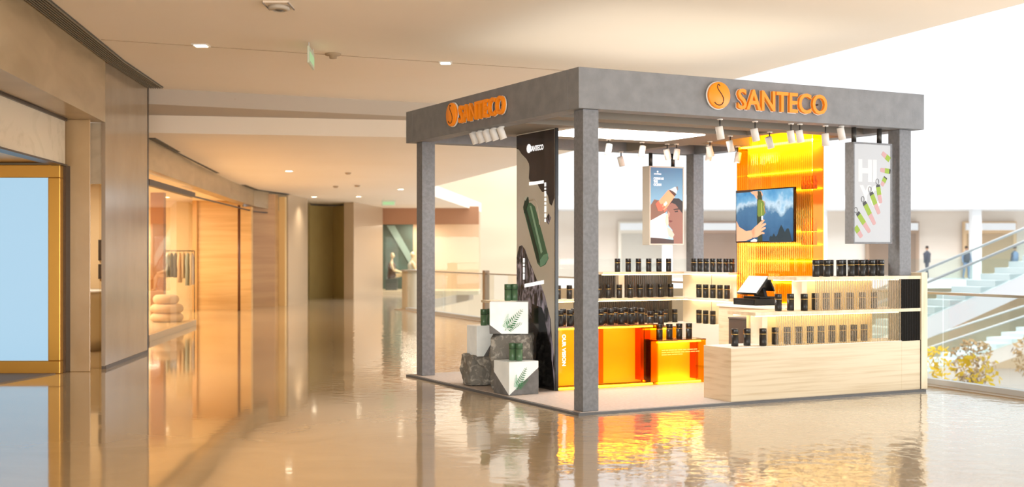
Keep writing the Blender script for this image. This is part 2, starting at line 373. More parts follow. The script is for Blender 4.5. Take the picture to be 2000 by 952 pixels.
# interior of the shop
struct(MB().box(-8.45, -7.2, 32.9, 33.1, 0, 3.0, WOODW).box(-7.2, -6.95, 32.9, 33.1, 0, 2.74, WOODW).build('wall_shop_wood'))
struct(MB().box(-16, -8.45, 32.9, 33.1, 0, 3.0, CREAM).build('wall_shop_back'))
struct(MB().box(-16.2, -16, 20.6, 33.1, 0, 3.2, CREAM).build('wall_shop_side'))
struct(MB().box(-16, -6.1, 20.55, 20.65, 0, 3.2, CREAM).build('wall_shop_near'))
struct(MB().slab([(-16, 20.65), (-6.3, 20.9), (-6.75, 25.64), (-7.1, 30.5), (-7.1, 33), (-16, 33)], 2.9, 2.93, M('shop_ceiling', (244, 222, 186), .7)).build('ceiling_shop'))
struct(MB().box(-8.5, -8.38, 32.8, 32.9, 0, 2.9, M('tan_jamb', (208, 160, 96), .4)).build('trim_10'))
for x, y, e in ((-9.5, 24, 230), (-10, 29.5, 260), (-10.6, 26.5, 120)):
    lamp('shop_lamp', 'AREA', (x, y, 2.86), e, (1, .84, .60), (0, 0, 0), shape='SQUARE', size=1.8)
def downlight(x, y, z, label, s=.1, group='recessed ceiling downlights', sq=True, e=0):
    t = root('ceiling_downlight', label, 'ceiling light', (x, y, z), 0, group)
    if sq:
        MB().box(-s, s, -s, s, -.012, 0, SPOTW).build('trim_plate', t); MB().box(-s*.72, s*.72, -s*.72, s*.72, -.018, -.012, glow('downlight_glow', (255, 238, 205), 9)).build('diffuser', t)
    else:
        MB().lathe([(s, 0), (s, -.012), (s*.75, -.012)], SPOTW, n=20).build('trim_ring', t); MB().lathe([(s*.78, -.004), (s*.78, -.014), (0, -.014)], glow('downlight_glow', (255, 238, 205), 9), n=20).build('diffuser', t)
    if e: lamp('downlight_lamp', 'SPOT', (x, y, z-.04), e, WARM, spot_size=2.3, spot_blend=.8, shadow_soft_size=.06)
for k, (x, y) in enumerate([(-8.2, 26.6), (-8.7, 28.5), (-9.2, 27.2), (-8.6, 30.6)]):
    downlight(x, y, 2.9, 'round light in clothes shop ceiling, %s' % ['nearest the glass', 'third from the glass', 'second from the glass', 'nearest the honey wall'][k], .13, 'clothes shop ceiling lights', False)
# brown inner column, clothes rail, garments, poufs
tag(MB().box(-8.35, -8.05, 28.5, 28.7, 0, 2.9, M('brown_column', (168, 112, 64), .4)).build('inner_column'), 'slim brown column inside the clothes shop window', 'column')
t = root('clothes_rail', 'thin metal clothes rail on posts along the cream shop wall', 'clothes rail', (-8.55, 31.2, 0))
MB().tube([(-.56, 0, 1.56), (.52, 0, 1.56)], .012, DARKM).build('bar', t)
for x in (-.56, .52): MB().tube([(x, 0, 0), (x, 0, 1.56)], .012, DARKM).build('leg', t)
gcol = [(196, 180, 150, 'beige'), (90, 100, 84, 'olive'), (190, 196, 190, 'pale grey'), (196, 204, 196, 'silver grey'), (86, 78, 50, 'dark brown'), (64, 58, 42, 'near black'), (230, 200, 168, 'blush'), (214, 184, 150, 'tan'), (170, 182, 176, 'sage'), (236, 214, 184, 'cream')]
for k, (r, g, b_, nm) in enumerate(gcol):
    x = -9.02+k*.103; L = random.uniform(.62, .98); w = random.uniform(.038, .047)
    mb = MB(); mm = M('cloth_'+nm.replace(' ', '_'), (r, g, b_), .8)
    pr = [(0, -.02), (.02, -.03), (w*.9, -.12), (w, -.3), (w*.85, -.45), (w*1.05, -L), (0, -L)]
    T = Matrix.Diagonal((1, 4.2, 1, 1))
    mb.lathe(pr, mm, (0, 0, 0), 12, T)
    t = root('hanging_garment', '%s garment hanging on the clothes rail' % nm, 'clothing', (x, 31.2, 1.53), 0, 'garments on the clothes rail')
    mb.build('cloth', t)
    MB().tube([(0, 0, .03+.012), (.0, .02, .02), (0, 0, -.01), (0, -.12, -.07)], .005, DARKM, 6).build('hanger', t)
def pouf(name, label, x, y, z, R, h, n):
    t = root(name, label, 'pouf', (x, y, z)); mb = MB(); m = M('blush_fabric', (232, 200, 164), .8)
    for k in range(n):
        r = R*(1-.12*abs(k-(n-1)/2)); hh = h/n; pr = [(0, k*hh)]+[(r-hh*.45+hh*.5*math.cos(a), k*hh+hh/2+hh*.5*math.sin(a)) for a in [-PI/2+PI*i/8 for i in range(9)]]+[(0, (k+1)*hh)]
        mb.lathe(pr, m, (0, 0, 0), 28)
    mb.build('cushion_rings', t)
    return t
pouf('pouf_stool', 'large ringed blush pouf behind the clothes shop glass', -6.99, 25.0, .11, .34, .36, 2)
pouf('round_cushion', 'smaller round blush cushion lying on top of the ringed pouf', -7.01, 25.0, .47, .25, .19, 1)
tag(MB().lathe([(.0, 0), (.22, 0), (.22, .36), (0, .36)], WHITE, (-6.95, 22.6, .11), 24).build('display_plinth'), 'low round white plinth in the near corner of the shop window', 'plinth')

# beyond the shop
o = MB().slab([(-7.25, 34.0), (-6.62, 34.45), (-6.62, 35.6), (-7.6, 35.2)], 0, 3.15, WOODD).build('wall_panel'); tag(o, 'tan wood panel right of the honey wall entrance', 'panel')
tag(MB().box(-6.66, -6.44, 35.0, 35.25, 0, 3.1, M('cream_column', (226, 190, 128), .35)).build('cream_column'), 'narrow cream column beside the pale pier', 'column')
tag(MB().slab([(-6.43, 35.44), (-6.3, 38.05), (-6.9, 38.05), (-6.62, 35.44)], 0, 3.3, M('pale_pier_stone', (190, 168, 140), .25)).build('pale_pier'), 'pale stone pier left of the olive wall', 'pier')
struct(MB().slab([(-6.95, 40.9), (-6.1, 42.03), (-5.14, 40.62), (-5.14, 43), (-7, 43)], .0, 3.1, OLIVE).build('wall_far_olive'))
struct(MB().slab([(-6.9, 38), (-6.7, 38), (-6.75, 41.3), (-6.95, 41.3)], 0, 3.2, OLIVE).build('wall_far_side'))
tag(MB().slab([(-5.15, 40.15), (-4.62, 44.1), (-5.0, 44.6), (-5.5, 42.9), (-5.5, 40.4)], 0, 3.25, M('far_pier_stone', (196, 172, 144), .25)).build('far_pier'), 'wide pale pier between olive wall and mannequin shop', 'pier')
# mannequin shop
struct(MB().box(-5.2, -1.2, 44.6, 44.9, 2.55, 3.2, M('brown_lintel', (176, 126, 90), .5)).build('wall_far_lintel'))
struct(MB().box(-5.2, -1.2, 44.4, 46.9, 0, .14, M('plinth_cream', (226, 214, 184), .4)).build('trim_11'))
struct(MB().box(-5.2, -3.75, 46.8, 47, 0, 3.1, M('teal_backdrop', (98, 126, 122), .4, var=(82, 84, 74), scale=(.8, .8, .8))).build('wall_far_teal'))
struct(MB().box(-3.75, -1.2, 46.8, 47, 0, 3.1, M('pink_backdrop', (226, 196, 168), .5)).build('wall_far_pink'))
t = root('escalator_reflection', 'pale teal slant painted as an escalator reflection behind the seated mannequin', 'panel', (-4.3, 46.8, 0))
MB().plate([(-.45, 2.55), (-.15, 2.55), (.5, 1.4), (.5, .95)], -.04, 0, M('pale_teal', (150, 176, 172), .4)).build('painted_reflection', t)  # slanted strip paints the escalator reflection onto the backdrop
lamp('mannequin_shop_lamp', 'AREA', (-3.6, 45.7, 2.6), 55, (1, .92, .8), (0, 0, 0), shape='SQUARE', size=1)
tag(MB().box(-5.1, -1.2, 44.58, 44.6, .14, 2.55, SHOPGLASS).build('mannequin_shop_window'), 'glass window of the far mannequin shop', 'shop window')

def skin(name, joints, edges, radii, mat, parent=None, loc=None, sub=2):
    me = bpy.data.meshes.new(name); me.from_pydata(joints, edges, []); me.materials.append(mat)
    o = bpy.data.objects.new(name, me); COL.objects.link(o)
    sm = o.modifiers.new('skin', 'SKIN'); sm.use_smooth_shade = True
    for i, r in enumerate(radii):
        sv = me.skin_vertices[0].data[i]; sv.radius = (r, r) if not isinstance(r, tuple) else r; sv.use_root = (i == 0)
    s = o.modifiers.new('sub', 'SUBSURF'); s.levels = sub; s.render_levels = sub
    if parent: o.parent = parent
    if loc: o.location = loc
    return o
MANQ = M('mannequin_white', (226, 212, 180), .4)
def head_mb(mat, c, r=.1, tilt=0):
    mb = MB(); pr = []
    for i in range(13):
        a = -PI/2+PI*i/12; pr.append((max(0, r*.78*math.cos(a)*(1 if a > 0 else 1-.18*math.sin(-a))), r*1.15*math.sin(a)))
    mb.lathe(pr, mat, c, 20)
    mb.lathe([(0, -.02), (.012, -.015), (.016, .0), (.006, .03), (0, .035)], mat, (c[0]+r*.78, c[1], c[2]-.01), 8)
    return mb
def sit_figure(x, y, z, rz, label, cloth, sc=1.0):
    t = root('mannequin', label, 'mannequin', (x, y, z), rz, 'mannequins in the far shop window'); t.scale = (sc,)*3
    J = [(0, 0, .5), (0, 0, .72), (-.02, 0, .95), (0, 0, 1.06), (0.02, 0, 1.16),
         (0, .17, .96), (.12, .2, .74), (.36, .12, .66), (.44, .08, .64),
         (0, -.17, .96), (.1, -.2, .72), (.34, -.12, .66), (.42, -.08, .64),
         (.02, .09, .5), (.44, .1, .56), (.62, .12, .16), (.7, .12, .06), (.8, .12, .04),
         (.02, -.09, .5), (.42, -.06, .58), (.5, -.08, .16), (.5, -.08, .06), (.62, -.08, .03)]
    E = [(0, 1), (1, 2), (2, 3), (3, 4), (2, 5), (5, 6), (6, 7), (7, 8), (2, 9), (9, 10), (10, 11), (11, 12), (0, 13), (13, 14), (14, 15), (15, 16), (16, 17), (0, 18), (18, 19), (19, 20), (20, 21), (21, 22)]
    R = [.13, .11, .12, .05, .045, .055, .04, .03, .025, .055, .04, .03, .025, .09, .065, .04, .035, .025, .09, .065, .04, .035, .025]
    skin('body', J, E, R, MANQ, t); head_mb(MANQ, (.03, 0, 1.27)).build('head', t)
    MB().lathe([(.155, .42), (.16, .55), (.13, .72), (.15, .92), (.08, 1.02)], cloth, n=20).build('top', t)
    b = root('display_bench', 'low block under %s' % ('the left seated mannequin' if sc == 1 else 'the right mannequin'), 'bench', (x, y, z), rz)
    MB().box(-.2, .2, -.25, .25, 0, .4*sc, M('bench_dark', (70, 84, 84), .5)).build('block', b)
sit_figure(-4.45, 45.6, .14, 0, 'white seated mannequin in dark top, legs forward', M('dark_top', (90, 74, 66), .8))
sit_figure(-3.72, 45.8, .14, PI*.1, 'partly hidden pale mannequin behind the left kiosk post', M('pale_top', (190, 196, 190), .8), 1.02)

# ceiling fittings
downlight(-3.73, 14.8, 4.0, 'square downlight near the left wall, nearest of the ceiling lights', .095, e=90)
downlight(-.87, 16.15, 4.0, 'square downlight above and left of the kiosk', .085, e=90)
def czl(x, y): # z of the sloping far ceiling
    return 3.47-(y-21)*(.25/13) if y < 34 else 3.22-(y-34)*(.12/14)
for x, y, l in ((-4.97, 27.5, 'nearest of the far ceiling downlights, above the clothes shop front'), (-5.9, 36.8, 'small far downlight over the olive wall'), (-4.55, 36.6, 'small far downlight over the pale far pier'), (-3.0, 33.2, 'small downlight beside the left kiosk post')):
    downlight(x, y, czl(x, y)-.005, l, .1, 'far ceiling downlights', False, e=70)
for x, y, l in ((-3.72, 28.0, 'small round detector nearest on the far ceiling'), (-4.0, 31.9, 'right of the paired far detectors'), (-4.6, 32.2, 'left of the paired far detectors')):
    t = root('smoke_detector', 'small tan '+l if not l.startswith('small') else l, 'detector', (x, y, czl(x, y)), 0, 'detectors on the far ceiling'); MB().lathe([(.07, 0), (.07, -.02), (.045, -.045), (0, -.045)], SEAM, n=16).build('body', t)
t = root('smoke_detector', 'flat round detector on ceiling right of the hanging exit sign', 'detector', (-2.24, 15.45, 4.0)); MB().lathe([(.1, 0), (.1, -.02), (.05, -.03), (.045, -.06), (0, -.06)], SEAM, n=20).build('body', t)
t = root('ceiling_speaker', 'square ceiling speaker with round dark centre at top edge', 'speaker', (-2.34, 12.4, 4.0)); t.scale = (1.25, 1.5, 1.6)
MB().box(-.1, .1, -.13, .1, -.012, 0, M('speaker_plate', (222, 206, 188), .5)).build('plate', t)
MB().lathe([(.085, -.012), (.085, -.03), (.05, -.04), (.045, -.012)], M('speaker_ring', (190, 178, 162), .4), n=28).build('ring', t)
MB().lathe([(.045, -.012), (.045, -.03), (.02, -.04), (0, -.042)], M('speaker_mesh', (86, 84, 82), .4), n=24).build('cone', t)
for x in (-.1, .1): MB().tube([(x, -.13, -.014), (x, .1, -.014)], .005, M('speaker_edge', (140, 128, 116), .5), 6).build('clip', t)
def exit_sign(x, y, z, rz, w, h, label):
    t = root('exit_sign', label, 'exit sign', (x, y, z), rz)
    for s in (-1, 1): MB().tube([(s*w*.4, 0, 0), (s*w*.4, 0, -.05)], .006, SPOTW, 6).build('hanger', t)
    pn = MB().box(-w/2, w/2, -.012, .012, -.05-h, -.05, M('exit_panel', (206, 216, 196), .3)).build('panel', t, .003)
    MB().box(-w*.42, w*.42, -.016, .016, -.05-h*.82, -.05-h*.3, M('exit_green', (150, 196, 150), .3, emit=(150, 200, 150), es=.4)).build('green_face', pn)
exit_sign(-2.42, 14.85, 4.0, math.radians(93.5), .6, .2, 'pale green hanging exit sign seen edge-on under the ceiling')
exit_sign(-3.8, 38, czl(0, 38), 0, .42, .17, 'small far exit sign hanging before the mannequin shop')

# ============================================================ balustrade and atrium
B0, B1 = Vector((-2.75, 32.6)), Vector((5.36, 12.75)); BD = (B1-B0).normalized(); BN = Vector((BD.y, -BD.x))
def bp(s): p = B0+BD*s; return (p.x, p.y)
BL = (B1-B0).length; bang = math.atan2(BD.y, BD.x)
t = root('glass_balustrade', 'long glass balustrade with slim top rail along the floor edge', 'balustrade', (B0.x, B0.y, 0), bang)
LEN = BL+16
gl = MB(); 
step = LEN/13
for k in range(13): gl.box(k*step+.01, (k+1)*step-.01, -.008, .008, .06, 1.03, GLASS)
gl.build('glass_panels', t)
MB().box(0, LEN, -.025, .025, 1.03, 1.06, M('rail_steel', (178, 176, 170), .3, metal=.6)).build('top_rail', t, .006)
MB().box(0, LEN, -.06, .06, 0, .07, M('base_channel', (188, 190, 192), .4)).build('base_channel', t)
struct(MB().slab([bp(-.5), bp(LEN), tuple(Vector(bp(LEN))-Vector((-BD.y, BD.x))*.22), tuple(Vector(bp(-.5))-Vector((-BD.y, BD.x))*.22)], 0, .012, M('edge_strip', (160, 140, 116), .4)).build('trim_12'))
p = bp(5.75); o = MB().box(-.07, .07, -.06, .06, 0, 1.12, M('brown_post', (146, 122, 94), .4)).build('balustrade_post', loc=(p[0], p[1]-.0, .0), rotz=bang, bevel=.01); tag(o, 'brown balustrade post seen between left kiosk post and green tumblers', 'post')
t = root('end_post', 'stout beige cylindrical post at the far balustrade end', 'post', (-2.72, 32.95, 0)); MB().lathe([(.26, 0), (.26, .03), (.22, .03), (.22, 1.02)], M('end_post_stone', (168, 150, 120), .4), n=28).build('drum', t); MB().lathe([(.24, 1.02), (.24, 1.06), (0, 1.06)], M('rail_steel'), n=28).build('cap', t)

PALEW = M('atrium_white', (244, 246, 248), .7)  # atrium tones are paled, putting the haze into their colour
ATB = M('atrium_beige', (240, 230, 218), .7, var=(224, 208, 192), scale=(.12, .12, .5), det=3, lo=.3, hi=.7)
ATB2 = M('atrium_tan', (214, 192, 160), .7, var=(188, 164, 134), scale=(.15, .15, .3), det=3, lo=.3, hi=.7)
ATG = M('atrium_grey', (196, 188, 178), .7, var=(212, 206, 198), scale=(.1, .1, .3), det=2)
def Wp(x, y): return ((x-1000)/F*y)
# opposite side of the atrium, stacked floors
struct(MB().box(-8, .6, 62, 66, -5, 9.0, M('atrium_sand', (226, 206, 178), .7, var=(206, 184, 156), scale=(.1, .1, .25), det=3)).build('wall_opposite_left'))
struct(MB().box(.6, 70, 70, 72, -5, 3.9, ATB).build('wall_opposite'))
struct(MB().box(.6, 70, 66, 72, 3.9, 4.6, PALEW).build('trim_13'))
struct(MB().box(.6, 70, 65.5, 70, -.35, .1, PALEW).build('trim_14'))
struct(MB().box(.6, 70, 69.6, 70, -5, -.35, ATB2).build('wall_opposite_lower'))
struct(MB().box(.6, 70, 65.4, 65.5, .1, 1.2, GLASS).build('trim_15'))
for k in range(9):
    x = 4+k*4.2; struct(MB().box(x, x+.5, 67, 67.5, .1, 3.9, PALEW).build('trim_%d' % (16+k)))
for k, (x0, x1, c, nm) in enumerate([(6, 9, (236, 226, 210), 'pale'), (10, 13, (190, 160, 140), 'rosy'), (20, 23, (176, 150, 128), 'brown'), (25.5, 28.5, (222, 190, 150), 'tan'), (29.5, 33, (150, 160, 168), 'blue grey')]):
    t = root('storefront', '%s lit storefront on the opposite gallery' % nm, 'shop front', (x0, 69.9, .1), 0, 'storefronts across the atrium')
    MB().box(0, x1-x0, -.2, 0, 0, 3.2, M('shopf_'+nm.replace(' ', '_'), c, .6)).build('frontage', t); MB().box(.2, x1-x0-.2, -.25, -.2, .1, 2.5, M('shopf_glass_'+nm.replace(' ', '_'), tuple(int(v*.82) for v in c), .2)).build('display_window', t); MB().box(.1, x1-x0-.1, -.35, -.2, 2.7, 3.1, PALEW).build('fascia_board', t)
def escalator(name, label, a, b, w, m1, m2):
    a = Vector(a); b = Vector(b); d = b-a; L = math.hypot(d.x, d.y); rz = math.atan2(d.y, d.x); h = d.z
    t = root(name, label, 'escalator', a, rz)
    MB().plate([(0, -.6), (L, h-.6), (L, h), (0, 0)], -w/2, w/2, m1).build('truss', t)
    for s in (-1, 1): MB().plate([(0, 0), (L, h), (L, h+.95), (0, .95)], s*w/2-.03, s*w/2+.03, m2).build('balustrade', t); MB().tube([(0, s*w/2, .97), (L, s*w/2, h+.97)], .04, M('grey_handrail', (170, 176, 178), .5), 6).build('handrail', t)
    n = 24; st = MB()
    for i in range(n): st.box(L*i/n, L*(i+1)/n+.02, -w/2+.05, w/2-.05, h*i/n-.1, h*(i+1)/n, M('step_metal', (214, 218, 220), .4))
    st.build('steps', t)
TEALG = glassy('teal_glass', (.92, .965, .96), 1.4, .1)
escalator('escalator', 'upper long white escalator with teal glass across the atrium', (9.5, 34, -.9), (22, 40, 3.4), 1.2, PALEW, TEALG)
escalator('escalator', 'lower long grey escalator descending across the atrium', (10.0, 46, -4.6), (29, 56, -.2), 1.4, ATG, TEALG)
LEAF = M('brown_foliage', (146, 120, 80), .8, var=(172, 142, 100), scale=(2, 2, 2))
YEL = M('yellow_blossom', (226, 190, 40), .8)
for k, (x, y, z, n, m, lab) in enumerate([(15.3, 41, -5, 40, LEAF, 'brown leafy shrub below the upper escalator'), (18.2, 43, -5, 40, LEAF, 'brown leafy shrub, right one below the upper escalator'), (13.0, 38, -5, 26, YEL, 'yellow flowering bush nearest the wood counter end'), (13.2, 35, -5, 24, YEL, 'yellow flowering bush right of the nearest yellow one')]):
    t = root('atrium_shrub', lab, 'shrub', (x, y, z), 0, 'planted shrubs on the lower floor')
    MB().lathe([(.6, 0), (.75, .8), (.65, .8), (.6, .6), (0, .6)], ATB2, n=20).build('planter', t)
    MB().tube([(0, 0, .5), (.05, 0, 1.6), (0, .05, 2.6)], [.07, .06, .04], M('bark', (110, 90, 66), .8), 8).build('trunk', t)
    mb = MB()
    for i in range(n*7):
        a = random.uniform(0, 2*PI); r = .75*random.random()**.5; zz = random.uniform(-.7, .7); r *= math.sqrt(max(0, 1-(zz/.8)**2)); c = Vector((r*math.cos(a), r*math.sin(a), 2.9+zz)); q = random.uniform(.07, .14); ax = Vector((random.uniform(-1, 1), random.uniform(-1, 1), random.uniform(-1, 1))).normalized(); bx = ax.orthogonal().normalized()
        mb.add([c-ax*q, c+bx*q*.5, c+ax*q, c-bx*q*.5], [(0, 1, 2, 3)], m)
    mb.build('foliage', t)
def stand_person(x, y, z, rz, label, top, bot, group):
    t = root('person', label, 'person', (x, y, z), rz, group)
    J = [(0, 0, .95), (0, 0, 1.15), (0, 0, 1.4), (0, 0, 1.52), (0, 0, 1.56), (0, .19, 1.4), (.02, .25, 1.12), (.08, .25, .86), (0, -.19, 1.4), (.0, -.25, 1.12), (.06, -.25, .86), (0, .1, .92), (.06, .11, .5), (.02, .12, .08), (.14, .12, .04), (0, -.1, .92), (-.04, -.11, .5), (-.12, -.12, .08), (0, -.12, .04)]
    E = [(0, 1), (1, 2), (2, 3), (3, 4), (2, 5), (5, 6), (6, 7), (2, 8), (8, 9), (9, 10), (0, 11), (11, 12), (12, 13), (13, 14), (0, 15), (15, 16), (16, 17), (17, 18)]
    R = [.14, .13, .14, .055, .05, .065, .05, .035, .065, .05, .035, .1, .07, .045, .035, .1, .07, .045, .035]
    skin('body', J, E, R, bot, t, sub=1); head_mb(M('skin_tone', (196, 150, 120), .6), (.0, 0, 1.67)).build('head', t)
    MB().lathe([(.17, .9), (.18, 1.15), (.2, 1.38), (.1, 1.5)], top, n=16).build('shirt', t)
    MB().lathe([(.085, 1.66), (.09, 1.72), (.06, 1.79), (0, 1.8)], M('hair_dark', (50, 40, 34), .8), n=14).build('hair', t)
DK = M('dark_clothes', (70, 74, 84), .8); RD = M('red_clothes', (190, 60, 50), .8); BLU = M('blue_clothes', (110, 130, 160), .8)
for x, y, z, l, a_, b_ in ((12.1, 33, -5, 'person in red top on the lower floor, far right', RD, DK), (22.4, 66.6, .1, 'person in dark clothes leftmost on the opposite gallery', DK, DK), (24.6, 66.8, .1, 'person in dark clothes second from left on the opposite gallery', DK, BLU), (27.1, 66.5, .1, 'person in blue top rightmost on the opposite gallery', BLU, DK)):
    stand_person(x, y, z, random.uniform(0, 6), l, a_, b_, 'visitors across the atrium')
# glazed roof ribs over the void
for k in range(3):
    t = root('roof_rib', 'pale curved roof rib of the atrium, number %s counted from the kiosk side' % ['one', 'two', 'three', 'four', 'five', 'six'][k], 'roof rib', (6+k*9, 50, 0), 0, 'curved ribs of the glass roof')
    MB().tube([(-2+10*i/10, -14+3.2*i, 6.0+9*math.sin(PI*(i+1.5)/13)) for i in range(11)], .07, M('rib_white', (246, 248, 250), .5), 8).build('beam', t)

# ============================================================ THE KIOSK
KW, KD, ZT, ZM = 4.34, 4.128, 3.22, 2.84
kf = kroot('display_kiosk', 'open square kiosk frame of grey posts and deep grey fascia', 'kiosk', 0, 0)
plat = MB().box(0, KW+.03, 0, KD, 0, .022, EDGE).box(.03, KW, .03, KD-.03, .022, .028, CARPET).build('platform', kf)
Z0 = .028
BW = .2
fb = MB(); fb.box(0, KW, 0, BW, ZM, ZT, GREY); fb.box(0, KW, KD-BW, KD, ZM, ZT, GREY); fb.box(0, BW, BW, KD-BW, ZM, ZT, GREY); fb.box(KW-BW, KW, BW, KD-BW, ZM, ZT, GREY)
fb.build('fascia', kf, .004)
MB().box(BW, KW-BW, BW, KD-BW, 3.06, 3.12, GREY).build('roof_deck', kf)
MB().box(BW, KW-BW, .72, .98, ZM, 3.06, SOFFIT).build('cross_beam', kf)
MB().box(3.05, 3.2, .98, KD-BW, ZM, 3.06, SOFFIT).build('side_beam', kf)
MB().box(BW, 3.05, 1.42, 2.78, ZM+.0, 3.06, SOFFIT).build('soffit_board', kf)
MB().box(3.2, 4.14, 2.5, 2.72, ZM, 3.06, SOFFIT).build('short_beam', kf)
MB().box(.92, 2.55, 1.52, 2.38, ZM-.012, ZM, PANEL).build('light_panel', kf)
def post(u, v, z0=Z0): MB().box(u, u+.17, v, v+.17, z0, ZM, GREYP).build('post', kf, .006)
post(.07, .04); post(.08, 3.82); post(4.08, .1); post(4.08, 3.86)
lamp('ceiling_fill_lamp', 'AREA', K(2.2, 2.1, 3.2), 24, (1, .93, .82), (PI, 0, TH), shape='RECTANGLE', size=3.4, size_y=3.2)  # added lamp, unseen on the kiosk roof, evens out the ceiling above
lamp('kiosk_panel_lamp', 'AREA', K(1.73, 1.95, ZM-.03), 80, (1, .95, .87), (0, 0, TH), shape='RECTANGLE', size=1.5, size_y=.8)

# fascia signs: emblem disc with S stroke plus lettering
def fascia_sign(label, u, v, rot, z, dr, gap, tw, thh):
    t = kroot('kiosk_sign', label, 'sign', u, v, z, rot)
    MT = Matrix.Rotation(PI/2, 4, 'X')
    MB().lathe([(dr+.008, .012), (dr+.008, .028), (0, .028)], SIGNW, n=48, T=MT).build('backing_disc', t)
    MB().lathe([(dr, .026), (dr, .052), (dr-.004, .056), (0, .056)], ORANGE, n=48, T=MT).build('emblem_disc', t)
    S = [(.02, .7), (-.12, .82), (-.22, .66), (-.12, .42), (.14, .12), (.32, -.16), (.34, -.42), (.2, -.66), (-.06, -.74), (-.34, -.66), (-.52, -.5)]
    pts = []
    for i in range(len(S)-1):
        for q in range(4):
            a = S[max(i-1, 0)]; b = S[i]; c = S[i+1]; d = S[min(i+2, len(S)-1)]; f = q/4
            cr = lambda k: .5*((2*b[k])+(-a[k]+c[k])*f+(2*a[k]-5*b[k]+4*c[k]-d[k])*f*f+(-a[k]+3*b[k]-3*c[k]+d[k])*f**3)
            pts.append((cr(0)*dr, -.056, cr(1)*dr))
    MB().tube(pts, .0055, M('emblem_stroke', (60, 34, 20), .5), 6).build('emblem_stroke', t)
    text('SANTECO', 'lettering', ORANGE, tw, thh, gap+dr+tw/2, -.02, t, .035, .016, y=-.02)
    text('SANTECO', 'lettering_backing', SIGNW, tw+.006, thh+.008, gap+dr+tw/2, -.021, t, .008, .018, y=-.012)
    for k in (0, 1, 2, 3): MB().lathe([(.008, 0), (.008, .03)], DARKM, n=8, T=MT, c=(dr+gap+tw*(.1+.27*k), 0, -.02)).build('standoff', t)
    return t
fascia_sign('orange round emblem and lettering on the wide right-hand fascia', 1.563, 0, 0, 3.042, .13, .095, 1.14, .205)
fascia_sign('orange round emblem and lettering on the narrow left-hand fascia', 0, 2.705, -PI/2, 3.045, .13, .06, 1.09, .195)

# spotlights: cylinder heads on short stems
def make_spot(name, label, u, v, drop, tilt, az, group):
    t = kroot(name, label, 'spotlight', u, v, ZM, 0, group)
    MB().lathe([(.03, 0), (.03, -.012), (.0, -.012)], SPOTW, n=14).build('ceiling_cap', t)
    MB().tube([(0, 0, -.012), (0, 0, -drop)], .008, DARKM, 8).build('stem', t)
    R = Matrix.Translation((0, 0, -drop-.03)) @ Matrix.Rotation(az, 4, 'Z') @ Matrix.Rotation(tilt, 4, 'Y')
    hd = MB().lathe([(.0, .065), (.034, .065), (.038, .06), (.038, -.065), (.034, -.065), (.034, -.05), (0, -.05)], SPOTW, n=22, T=R).build('head', t)
    MB().lathe([(.033, -.052), (.033, -.056), (0, -.056)], SPOTG, n=18, T=R).build('lens', hd)
    return t
for k, (v) in enumerate((2.47, 2.31, 2.15, 1.98, 1.80)):
    make_spot('track_spotlight', 'white cylinder spotlight under left fascia, %s' % ['leftmost of the row of five', 'second from left of the row of five', 'middle of the row of five', 'second from right of the row of five', 'rightmost of the row of five'][k], .12, v, .04, -.35, -.4, 'row of five spotlights under the left fascia')
spots = [(1.72, .15, .11, -.2, 0, 'white spotlight leftmost under the right-hand fascia'), (2.16, .15, .11, -.25, 0, 'white spotlight left of the close pair under the right-hand fascia'),
 (2.625, .15, .11, -.2, 0, 'left of the close pair of spotlights below the fascia lettering'), (2.74, .15, .10, -.2, 0, 'right of the close pair of spotlights below the fascia lettering'),
 (3.085, .15, .12, -.1, 0, 'white spotlight in front of the amber column right edge'), (3.275, .12, .05, -.25, 0, 'white spotlight nearest the white hanging sign'),
 (3.0, .95, .09, -.35, 0, 'white spotlight over the left edge of the amber column'), (2.9, 1.52, .09, -.3, 0, 'white spotlight just right of the ceiling light panel'),
 (1.9, 2.53, .09, .2, 0, 'white spotlight nearest the tall front post, behind it'), (2.45, 2.65, .08, .2, 0, 'upper of two overlapping spotlights left of the blue hanging sign'),
 (2.98, 3.95, .10, -.3, 0, 'lower of two overlapping spotlights left of the blue hanging sign'), (2.85, 2.7, .10, -.3, 0, 'left spotlight above the blue hanging sign'),
 (2.96, 2.66, .10, .15, 0, 'right spotlight above the blue hanging sign'), (3.12, 2.2, .09, -.3, 0, 'white spotlight in front of the back post'),
 (3.4, 2.6, .10, .15, 0, 'white spotlight just right of the back post'), (3.86, 2.62, .11, .2, 0, 'white spotlight left of the amber column top')]
for u, v, d, ti, az, lab in spots: make_spot('spotlight', lab, u, v, d, ti, az, 'spotlights around the kiosk ceiling')

# hanging light-box signs
def hang_sign(label, u0, u1, v0, dep, z0, z1, frame_m, poles):
    t = kroot('hanging_sign', label, 'sign', (u0+u1)/2, v0, z0)
    w = u1-u0; h = z1-z0; fw = .018
    fr = MB(); fr.box(-w/2, w/2, .0, dep, 0, fw, frame_m); fr.box(-w/2, w/2, 0, dep, h-fw, h, frame_m); fr.box(-w/2, -w/2+fw, 0, dep, fw, h-fw, frame_m); fr.box(w/2-fw, w/2, 0, dep, fw, h-fw, frame_m); fr.box(-w/2+fw, w/2-fw, .02, dep, fw, h-fw, frame_m)
    fr.build('casing', t, .002)
    for p in poles: MB().lathe([(.026, 0), (.026, ZM-z1)], DARKM, (p-(u0+u1)/2, dep/2, h), 14).build('hanging_pole', t)
    return t, w, h, fw
def poster_base(t, w, h, fw, m): return MB().box(-w/2+fw, w/2-fw, .006, .02, fw, h-fw, m).build('poster', t)
